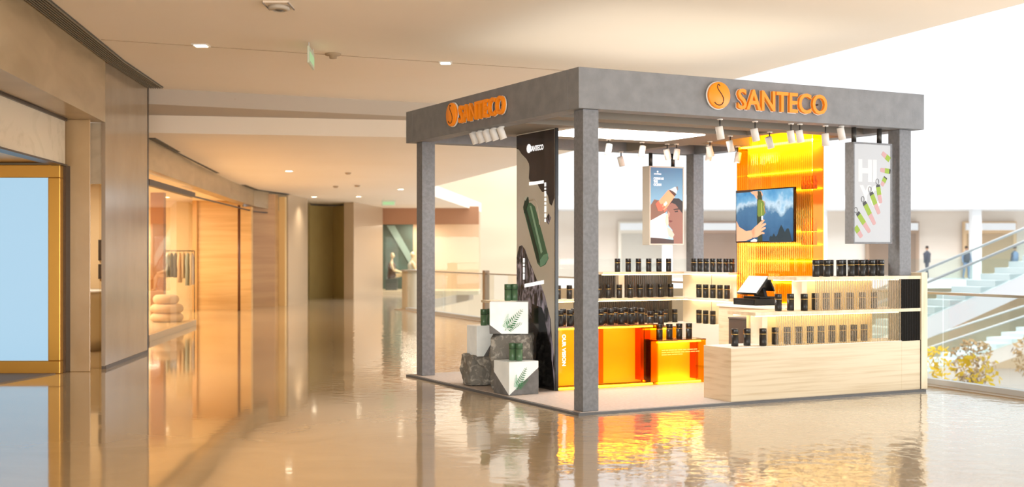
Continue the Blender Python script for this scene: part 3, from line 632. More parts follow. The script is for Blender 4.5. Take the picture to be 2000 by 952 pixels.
def ramp_mat(name, stops, zscale, es=.55):
    m, nt, p, out = newmat(name); tc = nt.nodes.new('ShaderNodeTexCoord'); sx = nt.nodes.new('ShaderNodeSeparateXYZ'); nt.links.new(tc.outputs['Object'], sx.inputs[0])
    mu = nt.nodes.new('ShaderNodeMapRange'); mu.inputs[2].default_value = zscale; nt.links.new(sx.outputs[2], mu.inputs[0])
    cr = nt.nodes.new('ShaderNodeValToRGB'); e = cr.color_ramp.elements
    while len(e) < len(stops): e.new(.5)
    for i, (a, c) in enumerate(stops): e[i].position = a; e[i].color = lin(c)
    nt.links.new(mu.outputs[0], cr.inputs[0]); nt.links.new(cr.outputs[0], p.inputs['Base Color']); nt.links.new(cr.outputs[0], p.inputs['Emission Color']); p.inputs['Emission Strength'].default_value = es; p.inputs['Roughness'].default_value = .4
    return m
def ink(name, rgb, es=.5): return M('ink_'+name, rgb, .5, emit=rgb, es=es)
INKW = ink('white', (245, 245, 245), .7)
# blue poster: hand pouring from an orange bottle above a face (poster picture)
t, w, h, fw = hang_sign('hanging sign with blue poster of a person holding an orange bottle', 3.375, 3.93, 3.87, .17, 1.61, 2.66, M('sign_casing_pale', (205, 200, 190), .4), (3.45, 3.81))
poster_base(t, w, h, fw, ramp_mat('poster_sky', [(0, (150, 190, 214)), (.5, (118, 164, 192)), (1, (64, 104, 140))], 1.05, .45))
PX = lambda x: (x-.5)*(w-2*fw); PZ = lambda z: fw+(1-z)*(h-2*fw)   # x right, z down in 0..1
def poly(mb, pts, m, lay): mb.plate([(PX(a), PZ(b)) for a, b in pts][::-1], .006-.0006*lay, .007, m)
g = MB()
poly(g, [(0, .64), (.0, .93), (.3, .93), (.55, .93), (.5, .62), (.35, .56)], ink('cloth', (208, 218, 224)), 1)
poly(g, [(0, .5), (.12, .42), (.38, .44), (.52, .5), (.5, .58), (.25, .64), (0, .7)], ink('arm', (120, 92, 80), .3), 2)
poly(g, [(.52, .6), (.5, .5), (.6, .42), (.8, .42), (1, .48), (1, 1), (.72, 1), (.7, .9), (.68, .82), (.56, .76), (.53, .7)], ink('face', (136, 96, 84), .3), 2)
poly(g, [(.5, .5), (.6, .43), (.72, .4), (.88, .4), (1, .44), (1, .6), (.9, .55), (.78, .48), (.66, .46)], ink('hair', (44, 38, 40), .2), 3)
poly(g, [(.54, .7), (.6, .69), (.7, .7), (.62, .72)], ink('lips', (112, 60, 56), .2), 4)
poly(g, [(.74, .57), (.84, .56), (.86, .58), (.76, .585)], ink('eye', (50, 36, 34), .2), 4)
poly(g, [(.7, .545), (.86, .53), (.9, .545), (.74, .56)], ink('brow', (60, 44, 40), .2), 4)
poly(g, [(.55, .57), (.6, .6), (.57, .65), (.53, .64)], ink('nose_light', (176, 140, 124), .3), 4)
poly(g, [(0, .92), (.35, .93), (.72, .95), (.72, 1), (0, 1)], ink('shade', (70, 58, 56), .2), 4)
poly(g, [(.5, .78), (.62, .8), (.74, .88), (.68, .93), (.56, .9)], ink('splash', (196, 176, 164), .4), 5)
poly(g, [(.48, .62), (.54, .6), (.56, .74), (.5, .78), (.45, .7)], ink('stream', (206, 186, 168), .4), 5)
# bottle
poly(g, [(.22, .46), (.55, .29), (.76, .37), (.46, .55), (.34, .56)], ink('peach', (232, 150, 112)), 6)
poly(g, [(.16, .48), (.24, .44), (.38, .52), (.36, .57), (.24, .57)], ink('coral', (206, 96, 76)), 7)
poly(g, [(.4, .48), (.48, .44), (.52, .47), (.44, .51)], ink('bottle_glint', (252, 226, 206)), 7)
poly(g, [(.57, .3), (.64, .28), (.8, .345), (.74, .375)], ink('bottle_neck', (84, 52, 40), .2), 7)
poly(g, [(.58, .285), (.66, .27), (.76, .245), (.84, .27), (.82, .3), (.8, .34), (.7, .31)], ink('bottle_cap', (184, 204, 206)), 8)
poly(g, [(.78, .25), (.84, .24), (.86, .28), (.83, .3)], ink('cap_ring', (120, 110, 112)), 9)
for k, (a, b) in enumerate([(.28, .5), (.34, .53), (.4, .56)]): poly(g, [(a, b), (a+.09, b-.03), (a+.11, b-.01), (a+.03, b+.03)], ink('fingers', (176, 104, 84), .4), 9)
g.build('printed_picture', t)
text('SANTECO', 'printed_brand_name', INKW, .115, .018, PX(.22), PZ(.085), t, .001, .02, y=.004)
MB().lathe([(.012, 0), (.012, .002), (0, .002)], INKW, (PX(.22), .006, PZ(.055)), 16, Matrix.Rotation(PI/2, 4, 'X')).build('printed_emblem', t)
text('CLEAN AS\nTHE\nOCEAN', 'printed_slogan', INKW, .16, .115, PX(.25), PZ(.185), t, .001, .03, y=.004)
# pale poster with green-pink bottles
t, w, h, fw = hang_sign('hanging sign with pale poster of a curved row of green-pink bottles', 3.435, 3.985, .11, .13, 1.60, 2.68, GREYP, (3.5, 3.86))
poster_base(t, w, h, fw, M('poster_pale', (182, 187, 194), .6))
text('HI', 'printed_large_letters', M('ink_ghost', (204, 208, 214), .6), .26, .24, PX(.36), PZ(.27), t, .0006, .05, y=.0062)
text('YO', 'printed_lower_letters', M('ink_ghost', (204, 208, 214), .6), .32, .24, PX(.45), PZ(.53), t, .0006, .05, y=.0062)
LIME = M('ink_lime', (138, 166, 48), .6); PINK = M('ink_pink', (190, 150, 152), .6); CAPB = ink('cap_black', (36, 36, 38), .1)
def pb(cx, cz, ex, ez, wd, cap=1, loop=1):
    """bottle from its cap (cx,cz) to its foot (ex,ez)"""
    g = MB(); A = Vector((PX(cx), PZ(cz))); B = Vector((PX(ex), PZ(ez))); d = (B-A); n = Vector((-d.y, d.x)).normalized()*wd/2; Mi = A+d*.55; C = A+d*.12
    q = lambda L, m, la: g.plate([tuple(p) for p in L], .006-.0006*la, .007, m)
    q([C+n, C-n, Mi-n, Mi+n], LIME, 2); q([Mi+n*.95, Mi-n*.95, B-n*.8-d*.04, B-n*.4, B+n*.4, B+n*.8-d*.04], PINK, 2)
    if cap: q([A+n*.8, A-n*.8, C-n, C+n], CAPB, 3)
    if loop:
        c = A-d.normalized()*wd*.55; g.tube([(c.x+wd*.34*math.cos(a), .0045, c.y+wd*.5*math.sin(a)) for a in [2*PI*i/14 for i in range(14)]], .0025, CAPB, 6, True)
    g.build('printed_bottle', t)
for a in [(1.0, .16, .76, .08, .06, 0, 0), (.99, .27, .71, .255, .055, 1, 0), (.86, .33, .75, .42, .055, 1, 0), (.64, .41, .72, .6, .06), (.45, .49, .68, .71, .06), (.26, .59, .56, .82, .06), (.08, .7, .42, .9, .06), (0, .83, .2, .95, .062, 0, 0)]: pb(*a)

# tumblers --------------------------------------------------------------
def make_tumbler(mat_b, mat_l, band, r=.036, h=.175, loop=False):
    t = bpy.data.objects.new('tumbler', None); COL.objects.link(t); t.empty_display_size = .05
    MB().lathe([(0, 0), (r*.9, 0), (r, .004), (r, h*.66), (0, h*.66)], mat_b, n=22).build('body', t)
    MB().lathe([(r*.96, h*.66), (r*.96, h*.665), (r*1.02, h*.67), (r*1.02, h*.985), (r*.98, h), (r*.6, h), (r*.58, h*.985), (0, h*.985)], mat_l, n=22).build('lid', t)
    MB().lathe([(r*1.025, h*.672), (r*1.035, h*.674), (r*1.035, h*.70), (r*1.025, h*.702)], band, n=22).build('band', t)
    return t
protoB = make_tumbler(BLACK, BLACKL, GOLD); used = {'b': False}
TRANS = M('clear_panel_steel', (170, 168, 160), .3, metal=.6)
GRN = M('green_tumbler', (78, 112, 80), .35, spec=.5); GRNL = M('green_lid', (66, 100, 70), .35)
protoG = make_tumbler(GRN, GRNL, M('dark_green_band', (40, 56, 42), .4), r=.037, h=.18)
protos = {}
def place_tumbler(pos, rz, label, group, proto='b', cat='tumbler', sc=1):
    src = protoB if proto == 'b' else protoG
    if not protos.get(proto): o = src; protos[proto] = True
    else: o = clone(src)
    o.location = pos; o.rotation_euler = (0, 0, rz); o.scale = (sc,)*3
    tag(o, label, cat, group); return o
ORD = ['first', 'second', 'third', 'fourth', 'fifth', 'sixth', 'seventh', 'eighth', 'ninth', 'tenth', 'eleventh', 'twelfth']
def row(pts, z, where, group, look='black lidded tumbler'):
    for k, (u, v) in enumerate(pts):
        place_tumbler(K(u, v, z), TH+random.uniform(-.5, .5), '%s, %s from left %s' % (look, ORD[k], where), group)

# amber glowing counters -------------------------------------------------
def amber_counter(label, u0, u1, v0, v1, z1, dividers, words=None):
    t = kroot('amber_counter', label, 'counter', u0, v0, Z0)
    w = u1-u0; d = v1-v0; h = z1-Z0; th = .012
    MB().box(0, w, 0, th, 0, h, AMBER).build('front_panel', t)
    MB().box(0, th, th, d-th, 0, h, AMBER).build('side_panel', t); MB().box(w-th, w, th, d-th, 0, h, AMBER).build('side_panel', t)
    MB().box(0, w, d-th, d, 0, h, AMBER).build('back_panel', t)
    MB().box(-.002, w+.002, -.002, d+.002, h, h+.014, M('bronze_acrylic_top', (150, 92, 56), .15, spec=.6)).build('top_panel', t)
    MB().box(.02, w-.02, d*.62, d*.62+.01, .01, h-.01, WHITE).build('inner_reflector', t)
    MB().box(.03, w-.03, .05, .075, .003, .018, LEDA).build('light_strip', t); MB().box(.03, w-.03, .05, .075, h-.022, h-.006, LEDA).build('light_strip', t)
    for a in dividers: MB().box(a-.03, a+.03, .08, d*.6, .04, h-.03, AMBERD).build('inner_divider', t)
    return t, w, h
tc_, w_, h_ = amber_counter('taller glowing orange acrylic counter behind the front post', .735, 2.028, 1.70, 2.2, .695, (.60, 1.22))
text('OUR VISION', 'lettering', INKW, .34, .045, .085, .43, tc_, .002, .03, y=-.001, rot=-PI/2)
tc2, w2, h2 = amber_counter('lower glowing orange acrylic counter with small text', 2.033, 2.69, 1.70, 1.97, .51, (.58,))
TXT = M('pale_amber_print', (255, 206, 110), .5, emit=(255, 206, 110), es=.4)
def dashes(parent, name, x0, z, ws, hh, m, y=-.002):
    """unreadably small print: word-shaped dashes"""
    mb = MB(); x = x0
    for q in ws: mb.box(x, x+q, y, y+.0015, z, z+hh, m); x += q+.008
    return mb.build(name, parent)
dashes(tc2, 'small_print', .05, .375, [.05, .03, .07, .04, .06, .05, .08, .05], .011, TXT)
dashes(tc2, 'small_print', .05, .350, [.06, .05, .04, .08, .05, .07, .06, .05], .011, TXT)
dashes(tc2, 'small_print', .05, .325, [.07, .05, .08, .06], .011, TXT)
t3, w3, h3 = amber_counter('small glowing amber plinth behind the lower orange counter', 2.05, 2.5, 2.0, 2.24, .64, ())
zt = Z0+.695-Z0+.015
row([(.83, 1.8), (.952, 1.8), (1.081, 1.8), (1.211, 1.8), (1.343, 1.8), (1.475, 1.8), (1.609, 1.8), (1.744, 1.8), (1.88, 1.8)], .709+.0, 'in front row on the taller orange counter', 'front row on the taller orange counter')
row([(.88, 2.05), (1.01, 2.05), (1.15, 2.05), (1.28, 2.05), (1.42, 2.05), (1.55, 2.05), (1.69, 2.05), (1.82, 2.05), (1.95, 2.05)], .709, 'in rear row on the taller orange counter', 'rear row on the taller orange counter')
row([(2.115, 1.79), (2.25, 1.79), (2.385, 1.79), (2.52, 1.79)], .524, 'on the lower orange counter', 'tumblers on the lower orange counter')
row([(2.2, 2.1), (2.345, 2.1)], .654, 'on the small amber plinth', 'tumblers on the small amber plinth')

# graphic totem -----------------------------------------------------------
t = kroot('graphic_totem', 'tall glass display panel printed with dark rocks and tilted green bottle', 'display panel', .70, 2.563, Z0, -PI/2)
TW, THt = .892, ZM-Z0
MB().box(0, TW, 0, .03, 0, THt, M('totem_print_ground', (216, 213, 204), .25, var=(200, 196, 182), scale=(1, 1, .8), coat=.5)).build('panel', t)
MB().box(TW-.012, TW+.003, -.004, .034, 0, THt, M('totem_edge', (24, 22, 22), .2)).build('edge_trim', t)
RK = M('print_rock_dark', (28, 25, 27), .25, var=(66, 56, 58), scale=(6, 6, 2.2), det=8, coat=.5)
RK2 = M('print_rock_purple', (22, 20, 26), .25, var=(190, 184, 206), scale=(9, 9, 3.2), det=10, lo=.46, hi=.66, dist=2.2, coat=.5)
TX = lambda px_: (px_-1009)/76*TW
def TZ(x, y): # picture height -> panel height, allowing for its perspective
    top = 259-(x-1009)/76*13; bot = 741+(x-1009)/76*27; return THt*(bot-y)/(bot-top)
def tp(mb, pts, m, lay): mb.plate([(TX(a), TZ(a, b)) for a, b in pts][::-1], -.0012*lay, .001, m)
g = MB()
tp(g, [(1009, 261), (1083, 248), (1083, 385), (1078, 400), (1074, 396), (1071, 380), (1066, 372), (1060, 372), (1056, 366), (1052, 358), (1050, 352), (1036, 350), (1034, 344), (1035, 322), (1034, 315), (1029, 306), (1024, 301), (1019, 296), (1014, 288), (1009, 286)], RK, 1)
g.build('printed_upper_rock', t)
g = MB()
tp(g, [(1009, 498), (1014, 476), (1020, 474), (1027, 484), (1032, 500), (1038, 514), (1044, 530), (1050, 545), (1058, 556), (1066, 580), (1070, 600), (1076, 625), (1078, 660), (1083, 700), (1083, 767), (1009, 741)], RK2, 1)
tp(g, [(1066, 428), (1072, 415), (1077, 424), (1072, 437)], RK2, 1)
g.build('printed_lower_rock', t)
g = MB()
tp(g, [(1040, 590), (1060, 600), (1070, 650), (1080, 720), (1083, 767), (1036, 752), (1038, 660)], M('print_black', (14, 12, 14), .15, coat=.5), 2)
g.build('printed_shadow_rock', t)
g = MB(); BG = M('print_bottle_green', (66, 118, 90), .25, coat=.4); BG2 = M('print_bottle_light', (150, 196, 170), .3); BG3 = M('print_bottle_dark', (24, 58, 42), .3)
tp(g, [(1023, 404), (1030, 392), (1038, 392), (1046, 400), (1070, 494), (1072, 504), (1066, 516), (1057, 520), (1051, 512)], BG, 2)
tp(g, [(1026, 408), (1030, 404), (1053, 492), (1056, 512), (1051, 510)], BG3, 3)
tp(g, [(1036, 398), (1039, 398), (1061, 490), (1058, 494)], BG2, 3)
tp(g, [(1056, 506), (1063, 496), (1071, 494), (1071, 506), (1065, 515), (1057, 519)], M('print_base_green', (116, 172, 146), .3), 3)
tp(g, [(1023, 400), (1026, 388), (1029, 380), (1033, 381), (1034, 392), (1030, 402), (1025, 412)], BG3, 4)
tp(g, [(1025, 384), (1029, 378), (1032, 380), (1028, 388)], M('print_pale_cap', (196, 206, 196), .3), 5)
g.build('printed_bottle', t)
g = MB(); g.tube([(TX(a), -.006, TZ(a, b)) for a, b in [(1036, 388), (1044, 386), (1050, 394), (1053, 408), (1055, 424), (1056, 436)]], .008, M('print_strap', (206, 196, 180), .4), 6); g.build('printed_strap', t)
def bar(a0, b0, a1, b1): g_ = MB(); tp(g_, [(a0, b0), (a1, b0-(a1-a0)*.1), (a1, b1-(a1-a0)*.1), (a0, b1)], INKW, 5); return g_.build('printed_text_bar', t)
bar(1035, 352, 1063, 358); bar(1026, 550, 1063, 557)
text('SANTECO', 'printed_brand_name', INKW, .30, .06, TX(1050), TZ(1050, 285), t, .001, .03, y=-.004)
MB().lathe([(.05, 0), (.05, .002), (0, .002)], INKW, (TX(1034.5), -.004, TZ(1034, 286)), 20, Matrix.Rotation(PI/2, 4, 'X')).build('printed_emblem', t)
def vdash(name, px_, py_, L, wd, parts):
    mb = MB(); x = TX(px_); z = TZ(px_, py_)+L/2
    for q in parts:
        mb.box(x-wd/2, x+wd/2, -.0075, -.004, z-q*L, z, INKW); z -= (q+.035)*L
    return mb.build(name, t)
vdash('printed_vertical_words', 1066.5, 392, .42, .03, [.1, .05, .14, .08, .06, .16, .1, .08])
vdash('printed_vertical_heading', 1024.5, 522, .26, .034, [.2, .12, .24, .26])

# ribbed maple display counter at the right-hand front ------------------
t = kroot('maple_counter', 'long pale maple counter with two lit shelves, front right of kiosk', 'counter', 0, 0)
HU0, HU1, HV0, HV1 = 4.07, 4.26, .09, .28     # slot the post passes through
def notched(mb, u0, u1, v0, v1, z0, z1, m):
    mb.box(u0, HU0, v0, v1, z0, z1, m); mb.box(HU1, u1, v0, v1, z0, z1, m); mb.box(HU0, HU1, v0, HV0, z0, z1, m); mb.box(HU0, HU1, HV1, v1, z0, z1, m)
b = MB(); CV = .02
b.box(1.757, 4.03, CV, .47, Z0, .556, WOOD); b.box(4.03, 4.308, CV, .07, Z0, .556, WOOD); b.box(4.03, 4.308, .3, .47, Z0, .556, WOOD)
b.build('base_cabinet', t, .003)
MB().box(1.757, 4.03, CV, .47, .556, .562, WHITE).build('cabinet_top', t)
b = MB(); notched(b, 2.057, 4.308, CV-.005, .47, .872, .906, WOODE); b.build('middle_shelf', t)
b = MB(); notched(b, 2.582, 4.308, CV-.005, .47, 1.222, 1.256, WOODE); b.build('top_shelf', t)
b = MB(); b.box(4.31, 4.40, CV-.01, .47, Z0, 1.29, WOODE); b.build('end_panel', t, .002)
MB().box(4.302, 4.309, CV-.004, CV+.02, Z0, .56, M('shadow_gap', (60, 52, 44), .6)).build('shadow_gap', t)
MB().box(2.33, 2.40, .25, .44, .562, .872, WHITE).build('support', t); MB().box(2.88, 2.95, .28, .44, .906, 1.222, WHITE).build('support', t)
MB().box(2.09, 4.02, .05, .065, .862, .872, LED).build('light_strip', t); MB().box(2.61, 4.02, .05, .065, 1.212, 1.222, LED).build('light_strip', t)
MB().box(2.09, 4.02, .4, .415, .862, .872, LED).build('light_strip', t); MB().box(2.61, 4.02, .4, .415, 1.212, 1.222, LED).build('light_strip', t)
MB().ribbed(2.33, 4.03, .562, .872, CV+.012, .007, .0235, CLEARRIB).build('ribbed_glass', t); MB().ribbed(2.84, 4.03, .906, 1.222, CV+.012, .007, .0235, CLEARRIB).build('ribbed_glass', t)
for z0_, z1_ in ((.556, .872), (.906, 1.222)):
    MB().ribbed(4.03, 4.305, z0_, z1_, CV+.012, .009, .0245, RIBB, sub=8).build('dark_ribbed_panel', t)
wbk = MB(); wbk.box(2.3, 4.03, .462, .468, .562, .872, M('cream_glow_backing', (238, 220, 176), .6)); wbk.box(3.0, 4.03, .462, .468, .906, 1.222, MATS['cream_glow_backing']); wbk.build('back_panel', t)  # solid cream backing added so the ribbed glass tiers glow
row([(1.942, .2), (2.097, .2), (2.235, .12), (2.46, .2), (2.62, .2), (2.77, .2), (2.92, .2), (3.07, .2), (3.22, .2), (3.37, .2), (3.52, .2), (3.67, .2)], .562, 'on the lowest level of the maple counter', 'tumblers on the maple counter base')
row([(2.499, .2), (2.66, .2), (2.765, .11), (2.989, .2), (3.135, .2), (3.297, .2), (3.468, .2), (3.641, .2), (3.816, .2)], .906, 'on the middle shelf of the maple counter', 'tumblers on the maple counter middle shelf')
row([(2.928, .12), (3.075, .12), (3.255, .12), (3.41, .12), (3.56, .12), (3.70, .12), (3.83, .12)], 1.256, 'in front row on the maple counter top', 'front row on the maple counter top')
row([(3.19, .34), (3.32, .34), (3.50, .34), (3.68, .34), (3.85, .34), (3.99, .34)], 1.256, 'in rear row on the maple counter top', 'rear row on the maple counter top')

# cash desk, till, dark cabinet
t = kroot('cash_desk', 'white and maple cash desk carrying the black till', 'desk', 3.05, .75)
MB().box(0, .8, 0, 1.19, Z0, .875, WOOD).build('body', t, .01); MB().box(-.015, .8, -.02, 1.21, .875, .905, WHITE).build('worktop', t, .006)
t = kroot('grey_cabinet', 'dark grey box cabinet just behind the maple counter', 'cabinet', 2.37, .56)
MB().box(0, .42, 0, .3, Z0, .8, M('charcoal', (74, 74, 76), .5)).build('body', t, .005); MB().box(-.004, .424, -.004, .304, .8, .815, M('charcoal_lid', (88, 88, 90), .4)).build('lid', t)
t = kroot('cash_register', 'black till with grey tilted touch screen on the cash desk', 'till', 3.11, 1.74, .905, -PI/2)
TB = M('till_black', (14, 14, 16), .3)
dw = MB().box(0, .40, 0, .38, 0, .075, TB).build('cash_drawer', t, .006)
MB().box(.02, .38, -.004, 0, .012, .055, M('drawer_front', (24, 24, 28), .25)).build('drawer_front', dw)
MB().box(.06, .36, .1, .36, .075, .10, TB).build('stand_base', t, .006)
MB().plate([(.1, .095), (.30, .095), (.26, .2), (.14, .2)], .22, .26, TB).build('stand_neck', t)
Tm = Matrix.Translation((.2, .13, .215)) @ Matrix.Rotation(math.radians(-42), 4, 'X')
sc = MB().box(-.19, .17, -.012, .012, -.12, .15, TB, Tm).build('screen_case', t, .004); MB().box(-.182, .162, -.015, -.012, -.112, .142, M('till_screen', (176, 178, 184), .2, emit=(176, 178, 184), es=.25), Tm).build('screen_glass', sc)
Tm2 = Matrix.Translation((.2, .30, .24)) @ Matrix.Rotation(math.radians(25), 4, 'X')
MB().box(-.13, .13, -.01, .01, -.09, .08, TB, Tm2).build('customer_screen', t, .004)

# back shelves ------------------------------------------------------------
t = kroot('back_shelf_unit', 'lit three-level white shelf unit along the far left side', 'shelf unit', 0, 0)
RIBD = M('ribbed_dark_bronze', (74, 66, 58), .3, metal=.2)
b = MB(); b.box(.95, 3.845, 3.76, 4.05, Z0, .575, WHITE); b.build('base_cabinet', t, .004)
MB().box(.98, 3.845, 3.75, 4.05, .885, .915, WOODE).build('middle_shelf', t); MB().box(2.573, 3.845, 3.75, 4.05, 1.225, 1.255, WOODE).build('top_shelf', t)
MB().box(2.3, 3.84, 4.02, 4.026, .575, .885, RIBD).build('dark_back_panel', t); MB().ribbed(2.3, 3.78, .575, .885, 4.02, .012, .03, RIBD, sub=6).build('ribbed_panel', t)
MB().ribbed(2.64, 3.78, .915, 1.225, 4.02, .012, .03, RIBD, sub=6).build('ribbed_panel', t); MB().box(2.64, 3.84, 4.02, 4.026, .915, 1.225, RIBD).build('dark_back_panel', t)
MB().box(2.93, 3.02, 3.93, 4.01, .915, 1.225, WHITE).build('support', t)
MB().box(1.0, 3.84, 3.8, 3.812, .876, .885, LED).build('light_strip', t); MB().box(2.6, 3.84, 3.8, 3.812, 1.216, 1.225, LED).build('light_strip', t)
row([(2.874, 3.87), (3.041, 3.87), (3.201, 3.87), (3.362, 3.87), (3.525, 3.87), (3.681, 3.87)], 1.255, 'on the top of the far left shelf unit', 'tumblers on the far left shelf top')
row([(1.7, 3.87), (1.84, 3.87), (1.982, 3.87), (2.148, 3.87), (2.592, 3.87), (2.736, 3.87), (2.89, 3.85), (3.06, 3.85), (3.225, 3.87), (3.387, 3.87), (3.55, 3.87), (3.715, 3.87)], .915, 'on the middle of the far left shelf unit', 'tumblers on the far left middle shelf')
row([(2.5, 3.87), (2.66, 3.87), (2.82, 3.87), (2.98, 3.87), (3.14, 3.87), (3.3, 3.87), (3.476, 3.87), (3.624, 3.87), (3.781, 3.87)], .575, 'on the base of the far left shelf unit', 'tumblers on the far left base cabinet')
t = kroot('corner_shelf_unit', 'brightly lit cream shelf unit between back corner and amber column', 'shelf unit', 0, 0)
MB().box(3.85, 4.07, 2.79, 4.05, Z0, .575, WHITE).build('base_cabinet', t, .004)
MB().box(3.85, 4.065, 2.79, 4.05, .885, .915, WHITE).build('middle_shelf', t); MB().box(3.85, 4.065, 2.79, 4.05, 1.225, 1.255, WHITE).build('top_shelf', t)
bk = MB(); bk.box(4.04, 4.05, 2.79, 4.05, .575, 1.225, M('lit_cream_back', (250, 240, 216), .5)); bk.build('back_panel', t)
MB().box(4.035, 4.04, 3.4, 3.404, .575, 1.225, M('seam_grey', (150, 144, 132), .5)).build('panel_joint', t)
for z in (.878, 1.218): MB().box(3.87, 3.885, 2.8, 3.84, z, z+.007, LED).build('light_strip', t); MB().box(4.015, 4.03, 2.8, 3.84, z, z+.007, LED).build('light_strip', t)
row([(3.94, 3.659), (3.94, 3.52), (3.94, 3.385), (3.94, 3.242), (3.94, 3.10), (3.94, 2.96), (3.94, 2.84)], 1.255, 'on the top of the cream corner shelves', 'tumblers on the corner shelf top')
row([(3.94, 3.545), (3.94, 3.398), (3.94, 3.242), (3.94, 3.09), (3.94, 2.94)], .915, 'on the middle of the cream corner shelves', 'tumblers on the corner middle shelf')
row([(3.94, 3.545), (3.94, 3.398), (3.94, 3.242)], .575, 'on the base of the cream corner shelves', 'tumblers on the corner base cabinet')

# amber ribbed column with screen ------------------------------------------
t = kroot('amber_column', 'tall glowing amber ribbed glass column behind the screen', 'column', 3.96, 2.76, Z0, -PI/2)
CWd, CD, CH = 1.42, .17, 2.99-Z0
CH = 3.04-Z0
bpn = MB(); bpn.box(.01, CWd-.01, CD-.012, CD, 0, CH, M('gold_back', (255, 214, 120), .25, metal=.3)); bpn.build('reflector_back', t)
MB().ribbed(0, CWd, 0, CH, 0, .018, .036, AMBERC, sub=6).build('ribbed_front', t)
MB().box(0, .006, .0, CD-.012, 0, CH, AMBERC).build('side_glass', t); MB().box(CWd-.006, CWd, .0, CD-.012, 0, CH, AMBERC).build('side_glass', t)
for z in (2.78, 2.44, 2.22, 1.72, 1.56, 1.36, 1.1, .84, .6):
    MB().box(.02, CWd-.02, .05, CD-.02, z, z+.008, GLASS).build('inner_shelf', t)
    MB().box(.03, CWd-.03, CD-.03, CD-.02, z+.008, z+.022, glow('amber_column_led', (255, 214, 120), 10)).build('light_strip', t)
MB().box(.03, CWd-.03, .03, .12, 2.8, 2.815, glow('column_top_led', (255, 230, 170), 35)).build('top_light', t)
# rows of small amber shapes standing in for bottle reflections beside the screen
AB = M('reflected_bottle_amber', (230, 150, 30), .15, metal=.3)
def mini(x, z):
    return MB().lathe([(.0, 0), (.022, 0), (.022, .09), (.010, .12), (.010, .15), (.013, .155), (0, .155)], AB, (x, .09, z), 12)
bt = mini(0, 0).build('bottle_reflection'); first = True
for zi, z in enumerate((2.22, 1.72, 1.56)):
    for k in range(5):
        o = bt if first else bt.copy()
        if not first: COL.objects.link(o)
        first = False
        x = 1.14+k*.055; pz = Z0+z+.008
        o.location = K(3.96+0, 2.76-x, pz); o.rotation_euler.z = TH-PI/2
        tag(o, 'small amber shape standing in for a reflected bottle, %s from left in the %s row of the amber column' % (ORD[k], ['upper', 'middle', 'lower'][zi]), 'bottle', 'shapes standing in for reflected bottles in the amber column')

# television
t = kroot('television', 'flat black television showing a hand and bottle before mountains', 'television', 3.93, 2.14, 1.96, -PI/2)
TVW, TVH = 1.105, .655
MB().box(-TVW/2, TVW/2, -.045, -.005, -TVH/2, TVH/2, M('tv_black', (14, 14, 16), .25)).build('casing', t, .004)
MB().box(-.25, .25, -.005, .012, -.15, .15, DARKM).build('wall_bracket', t)
def tv_mat():
    m, nt, p, out = newmat('tv_picture'); p.inputs['Roughness'].default_value = .25
    tc = nt.nodes.new('ShaderNodeTexCoord'); sx = nt.nodes.new('ShaderNodeSeparateXYZ'); nt.links.new(tc.outputs['Object'], sx.inputs[0])
    n = nt.nodes.new('ShaderNodeTexNoise'); n.inputs['Scale'].default_value = 4.5; n.inputs['Detail'].default_value = 7; nt.links.new(tc.outputs['Object'], n.inputs['Vector'])
    ad = nt.nodes.new('ShaderNodeMath'); ad.operation = 'MULTIPLY_ADD'; ad.inputs[1].default_value = .55; ad.inputs[2].default_value = -.275; nt.links.new(n.outputs[0], ad.inputs[0])
    a2 = nt.nodes.new('ShaderNodeMath'); a2.operation = 'ADD'; nt.links.new(ad.outputs[0], a2.inputs[0]); nt.links.new(sx.outputs[2], a2.inputs[1])
    mr = nt.nodes.new('ShaderNodeMapRange'); mr.inputs[1].default_value = -.33; mr.inputs[2].default_value = .33; nt.links.new(a2.outputs[0], mr.inputs[0])
    cr = nt.nodes.new('ShaderNodeValToRGB'); e = cr.color_ramp.elements
    st = [(0, (38, 70, 104)), (.35, (50, 88, 124)), (.6, (60, 98, 134)), (.72, (150, 176, 196)), (.82, (96, 146, 184)), (1, (60, 120, 170))]
    while len(e) < len(st): e.new(.5)
    for i, (a, c) in enumerate(st): e[i].position = a; e[i].color = lin(c)
    nt.links.new(mr.outputs[0], cr.inputs[0]); nt.links.new(cr.outputs[0], p.inputs['Base Color']); nt.links.new(cr.outputs[0], p.inputs['Emission Color']); p.inputs['Emission Strength'].default_value = .4
    return m
scr = MB().box(-TVW/2+.015, TVW/2-.015, -.047, -.044, -TVH/2+.015, TVH/2-.015, tv_mat()).build('screen', t)
QX = lambda a: (a-97)/488*TVW-TVW/2
def QZ(a, b): top = 487-(a-97)/488*32; bot = 922-(a-97)/488*10; return TVH/2-(b-top)/(bot-top)*TVH
def tvp(mb, pts, m, lay): mb.plate([(QX(a), QZ(a, b)) for a, b in pts][::-1], -.047-.0008*lay, -.046, m)
g = MB(); SK = ink('tv_skin', (196, 150, 122), .4); SK2 = ink('tv_skin_shade', (166, 118, 94), .35)
tvp(g, [(385, 918), (388, 880), (398, 860), (410, 870), (425, 840), (440, 870), (455, 850), (470, 800), (485, 770), (500, 800), (515, 830), (530, 800), (545, 800), (560, 850), (572, 913)], ink('tv_trees', (24, 44, 56), .2), 1)
tvp(g, [(286, 560), (288, 490), (318, 488), (322, 560), (325, 700), (330, 910), (290, 912), (284, 700)], ink('tv_dark_sleeve', (44, 54, 40), .2), 2)
tvp(g, [(106, 740), (130, 790), (190, 825), (245, 815), (270, 800), (262, 850), (240, 885), (190, 905), (106, 912)], SK, 3)
tvp(g, [(240, 815), (275, 780), (300, 765), (312, 790), (318, 850), (290, 872), (250, 880)], SK, 3)
